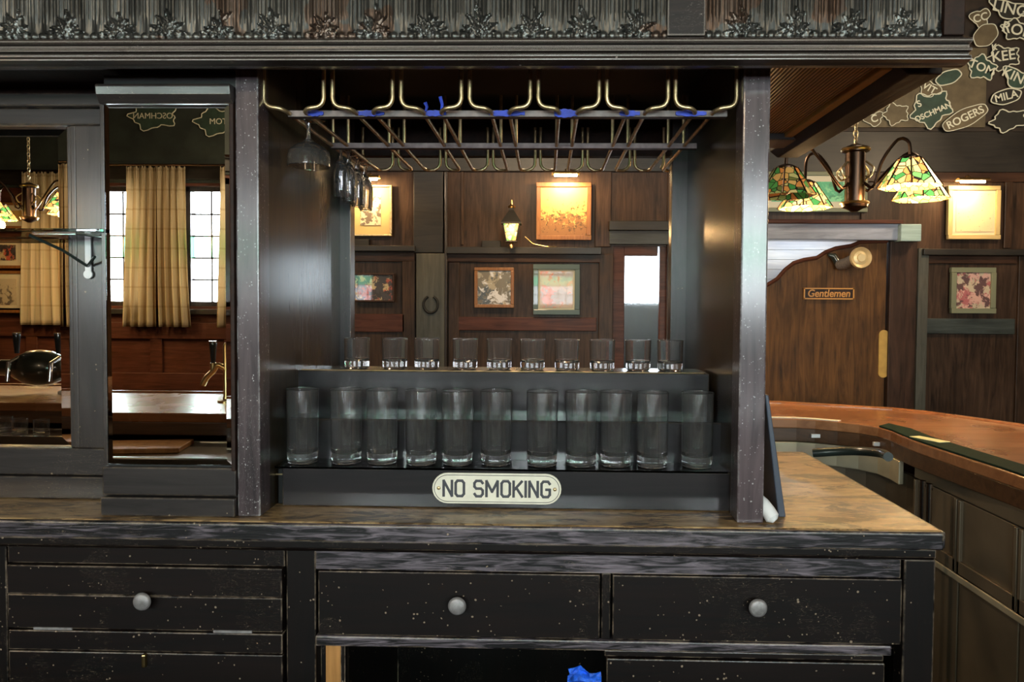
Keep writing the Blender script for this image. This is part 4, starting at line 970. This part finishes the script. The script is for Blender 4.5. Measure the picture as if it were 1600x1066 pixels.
# steel underbar
t = thing('steel_underbar', 'curved stainless steel shelf fitted below the bar edge', 'steel shelf', (1.0, 2.6, 0))
i0 = next(k for k, p in enumerate(IN) if p.x > .3); i1 = next(k for k, p in enumerate(IN) if k > i0 and p.y < at(1430, 800, X=xin + .012).y)
i1 -= 1
sg_ = lambda path: path[i0:i1 + 1]
strip(MB(), sg_(toward(.0)), sg_(toward(.02)), BZ - .165, BZ - .087).build('rim', 'steel_tan', t, bevel=.004)
strip(MB(), sg_(toward(.07)), sg_(toward(.09)), .25, BZ - .15).build('back_panel', 'steel_dark', t)
strip(MB(), sg_(toward(.0)), sg_(toward(.08)), .62, .63).build('ledge', 'steel', t)
pp = [at(1270, 708, 2.35), at(1330, 705, 2.3), at(1375, 708, 2.2), at(1388, 714, 2.12)]
MB().tube(catmull(pp, 14), .014, 12).build('pipe', 'gloss_black', t)
pt = at(1240, 678, 2.42)
# cooler with glass doors on the straight run
xc = xin + .012
def yz(px, py, Xp=None):
    p = at(px, py, X=Xp or xc); return p.y, p.z
t = thing('bar_cooler', 'dark steel framed cabinet with tall doors below the bar', 'cooler', (xc + .3, 1.2, 0))
yA = yz(1427, 800)[0]
ZT = BZ - .087
MB().box(xc + .05, xc + .42, .35, yA, .05, ZT).build('body', 'steel_dark', t, bevel=.003)
MB().box(xc, xc + .05, .35, yA, ZT - .045, ZT).build('top_rail', 'steel_dark', t, bevel=.003)
ys = [yA, yz(1497, 800)[0], yz(1592, 850)[0], .70, .36]
zm = yz(1500, 905)[1]
for k in range(4):
    y1_, y0_ = ys[k] - .004, ys[k + 1] + .004
    d = MB().box(xc + .006, xc + .03, y0_, y1_, zm + .012, ZT - .05).build('door', 'steel_dark', t, bevel=.002)
    fr = MB().box(xc - .004, xc + .02, y0_, y0_ + .012, zm + .012, ZT - .05).box(xc - .004, xc + .02, y1_ - .012, y1_, zm + .012, ZT - .05).box(xc - .004, xc + .02, y0_, y1_, zm + .012, zm + .05)
    fr.build('door_frame', 'steel_dark', d, bevel=.002)
    MB().box(xc + .006, xc + .03, y0_, y1_, .1, zm - .012).build('lower_door', 'steel_dark', t, bevel=.002)
MB().box(xc - .006, xc + .04, .35, yA, zm - .010, zm + .010).build('middle_rail', 'steel_tan', t, bevel=.003)
hy = yz(1446, 790, xc - .05)[0]
t = thing('tap_pipe', 'pair of upright chrome pipes beside the cabinet doors below the bar', 'pipe', (xc - .05, hy, .3))
for dy in (-.02, .018):
    MB().tube([(xc - .05, hy + dy, .0), (xc - .05, hy + dy, ZT - .02)], .009, 12).build('pipe', 'chrome', t)
# black rubber bar mat along the inner edge and a paper slip
ia = min(range(len(IN)), key=lambda q: (IN[q] - Vector((ip[2].x, ip[2].y))).length); ib = min(range(len(IN)), key=lambda q: abs(IN[q].y - .9) + (0 if IN[q].x > .8 else 9))
A1 = toward(.004)[ia:ib]; w0 = toward(.085)[ia:ib]
tag(strip(MB(), A1, w0, BZ + .0002, BZ + .006).build('bar_mat', 'mat_rubber', bevel=.002), 'long dark green rubber mat along the inner edge of the bar', 'mat')
A2 = toward(.004)[:ia - 1]; tag(strip(MB(), [p for p in A2 if p.x > .2], [p for p, q in zip(toward(.03)[:ia - 1], A2) if q.x > .2], BZ + .0002, BZ + .0035).build('edge_strip', 'cream', bevel=.001), 'thin pale strip along the bar edge left of the rubber mat', 'strip')
p = at(1452, 686, Z=BZ + .008); ca, sa = math.cos(2.0), math.sin(2.0)
b = MB(); q = [(-.055, -.02), (.05, -.02), (.055, .018), (-.05, .02)]
b.prism([(p.x + x * ca - y * sa, p.y + x * sa + y * ca) for x, y in q], 'z', BZ + .0065, BZ + .008)
tag(b.build('paper_slip', 'paper_yellow'), 'pale yellow paper slip lying on the dark bar mat', 'paper')

# ------------------------------------------------------------------ the side of the room behind the camera, seen in the mirrors
def tap(parent, c, hz):
    MB().lathe([(.009, 0), (.011, .02), (.015, .07), (.016, .085), (.014, .09), (0, .091)], c + Vector((0, 0, hz)), 16).build('handle', 'dark_handle', parent)
    MB().lathe([(.0165, .085), (.0165, .0925), (0, .093)], c + Vector((0, 0, hz)), 16).build('handle_cap', 'chrome', parent)
# narrow brass tap (seen in the narrow mirror)
c = Vector((-1.40, -.42, BZ)); t = thing('brass_tap', 'brass beer tap on the bar, reflected in the narrow mirror', 'beer tap', c)
MB().lathe([(.035, 0), (.035, .008), (.014, .014), (.011, .03), (.011, .24), (.006, .25)], c + Vector((.055, 0, 0)), 16).build('column', 'brass', t)
MB().tube(catmull([c + Vector((.055, 0, .14)), c + Vector((.02, 0, .155)), c + Vector((0, 0, .13)), c + Vector((-.03, .0, .10)), c + Vector((-.045, 0, .07))], 14), [.012] * 14, 10).tube([c + Vector((0, 0, .13)), c + Vector((0, 0, .165))], .012, 12).build('spout', 'brass', t)
tap(t, c, .165)
# black draught tower
c = Vector((-2.30, -.42, BZ)); t = thing('draught_tower', 'glossy black draught tower with two dark handles, reflected at far left', 'beer tap', c)
MB().lathe([(.05, 0), (.05, .01), (.028, .02), (.026, .11)], c + Vector((.13, 0, 0)), 18).build('pedestal', 'white', t)
z = .115
MB().lathe([(0, -.55), (.035, -.55), (.037, -.14), (.050, -.12), (.078, -.06), (.084, -.01), (.078, .04), (.052, .095), (.034, .11), (0, .11)], c + Vector((0, 0, z)), 28, 'x').build('barrel', 'gloss_black', t)
MB().lathe([(.030, .105), (.026, .12), (.012, .14), (.022, .155), (.024, .17), (.010, .185), (0, .186)], c + Vector((0, 0, z)), 18, 'x').build('end_fitting', 'chrome', t)
for dx in (-.08, .11): 
    tap(t, c + Vector((dx, .05, 0)), z + .07)
    MB().tube([c + Vector((dx, .04, z + .05)), c + Vector((dx, .10, z + .03)), c + Vector((dx, .11, z - .05))], .010, 10).build('spout', 'chrome', t)
# steel drainboard inside that bar leg
b = MB().box(-3.2, 1.0, -.085, .22, .90, .925).box(-3.2, 1.0, .2, .22, .70, .93).box(-3.2, 1.0, -.085, -.07, .2, .93)
tag(b.build('drainboard', 'steel', bevel=.004), 'steel drainboard along the inner side of the bar, seen reflected', 'drainboard')
b = MB()
x0 = -1.62
for k, (x, y) in enumerate(((-2.05, .06), (-1.95, .08), (-2.14, .02), (-1.78, .05))):
    o = copy_tree(g1); o.location = (x, y, .9255); o['label'] = 'short glass on the steel drainboard, %s' % ['in the middle pair, left', 'in the middle pair, right', 'leftmost', 'rightmost'][k]; o['group'] = 'glasses on the drainboard'
b = MB().prism([(-2.2, .10), (-1.40, -.03), (-1.36, .10), (-1.40, .19), (-2.2, .19)], 'z', .9255, .945) if False else MB().prism([(-1.72, .02), (-1.30, -.05), (-1.27, .12), (-1.69, .18)], 'z', .9255, .943)
tag(b.build('cutting_board', 'raw_strip', bevel=.003), 'pale wooden board lying on the steel drainboard', 'board')
# curtains
def curtain(x0, x1, label, flare=(.03, .03), folds=4, name='curtain'):
    z0, z1 = 1.27, 2.42; nx, nz = 110, 26; vs_ = []; uvs = []
    for i in range(nx + 1):
        u = i / nx
        for j in range(nz + 1):
            v_ = j / nz; fa, fb = [q * (1 - v_) ** 1.5 for q in flare]
            x = (x0 - fa) + (x1 - x0 + fa + fb) * u + .004 * math.sin(u * 31 + v_ * 3)
            amp = .012 + .018 * (1 - v_)
            if v_ > .90: amp = .010
            y = WY + .085 + amp * math.sin(u * folds * 2 * PI + .5 * math.sin(v_ * 4)) + (.006 * math.sin(u * 150) if v_ > .9 else 0)
            vs_.append((x, y, z0 + (z1 - z0) * v_ + .008 * math.sin(u * 60) * (v_ > .97))); uvs.append((u * (x1 - x0) * 1.8, v_ * (z1 - z0)))
    fs_ = [(i * (nz + 1) + j, (i + 1) * (nz + 1) + j, (i + 1) * (nz + 1) + j + 1, i * (nz + 1) + j + 1) for i in range(nx) for j in range(nz)]
    me = bpy.data.meshes.new(name); me.from_pydata([tuple(v) for v in vs_], [], fs_); uv = me.uv_layers.new(name='UVMap')
    for l in me.loops: uv.data[l.index].uv = uvs[l.vertex_index]
    me.polygons.foreach_set('use_smooth', [True] * len(me.polygons)); me.materials.append(MATS['curtain'])
    o = bpy.data.objects.new(name, me); COL.objects.link(o); md = o.modifiers.new('s', 'SOLIDIFY'); md.thickness = .002
    return tag(o, label, 'curtain', 'plaid curtains on the window wall')
curtain(-3.02, -2.81, 'cream plaid curtain, left one of the pair in the narrow mirror', (.04, -.006))
curtain(-2.80, -2.60, 'cream plaid curtain, right one of the pair in the narrow mirror', (-.006, .04))
curtain(-2.34, -2.08, 'cream plaid curtain cut off at the right edge of the narrow mirror')
curtain(-3.96, -3.68, 'cream plaid curtain reflected in the wide left mirror')
for x, lb in ((-1.62, 'left of the window'), (-.80, 'right of the window')):
    pass
b = MB().tube([(-5.0, WY + .085, 2.435), (3.4, WY + .085, 2.435)], .008, 8); tag(b.build('curtain_rod', 'bronze'), 'thin dark rod carrying the plaid curtains', 'curtain rod')
# pictures on the window wall at far left
def wallpic(x0, x1, z0, z1, artm, label):
    t = thing('framed_picture', label, 'picture', ((x0 + x1) / 2, WY + .03, z0), 'framed pictures on the window wall')
    f = .02; Y0, Y1 = WY + .03, WY + .055
    MB().box(x0, x1, Y0, Y1, z0, z0 + f).box(x0, x1, Y0, Y1, z1 - f, z1).box(x0, x0 + f, Y0, Y1, z0 + f, z1 - f).box(x1 - f, x1, Y0, Y1, z0 + f, z1 - f).build('frame', 'pic_frame', t, bevel=.002)
    MB().box(x0 + f, x1 - f, Y0, Y0 + .01, z0 + f, z1 - f).build('mat_board', 'mat_cream', t)
    MB().box(x0 + f + .05, x1 - f - .05, Y0 + .01, Y0 + .014, z0 + f + .04, z1 - f - .04).build('print', artm, t)
wallpic(-4.75, -3.98, 1.36, 1.68, 'art_sketch', 'pale drawing with cream mat reflected at the left edge of the wide mirror')
wallpic(-4.75, -3.98, 1.70, 1.94, 'art_family', 'darker picture hanging directly above the pale drawing')
wallpic(-4.60, -3.76, 2.0, 2.20, 'art_poster', 'orange-brown sign picture above the glass shelf, seen in the wide mirror')
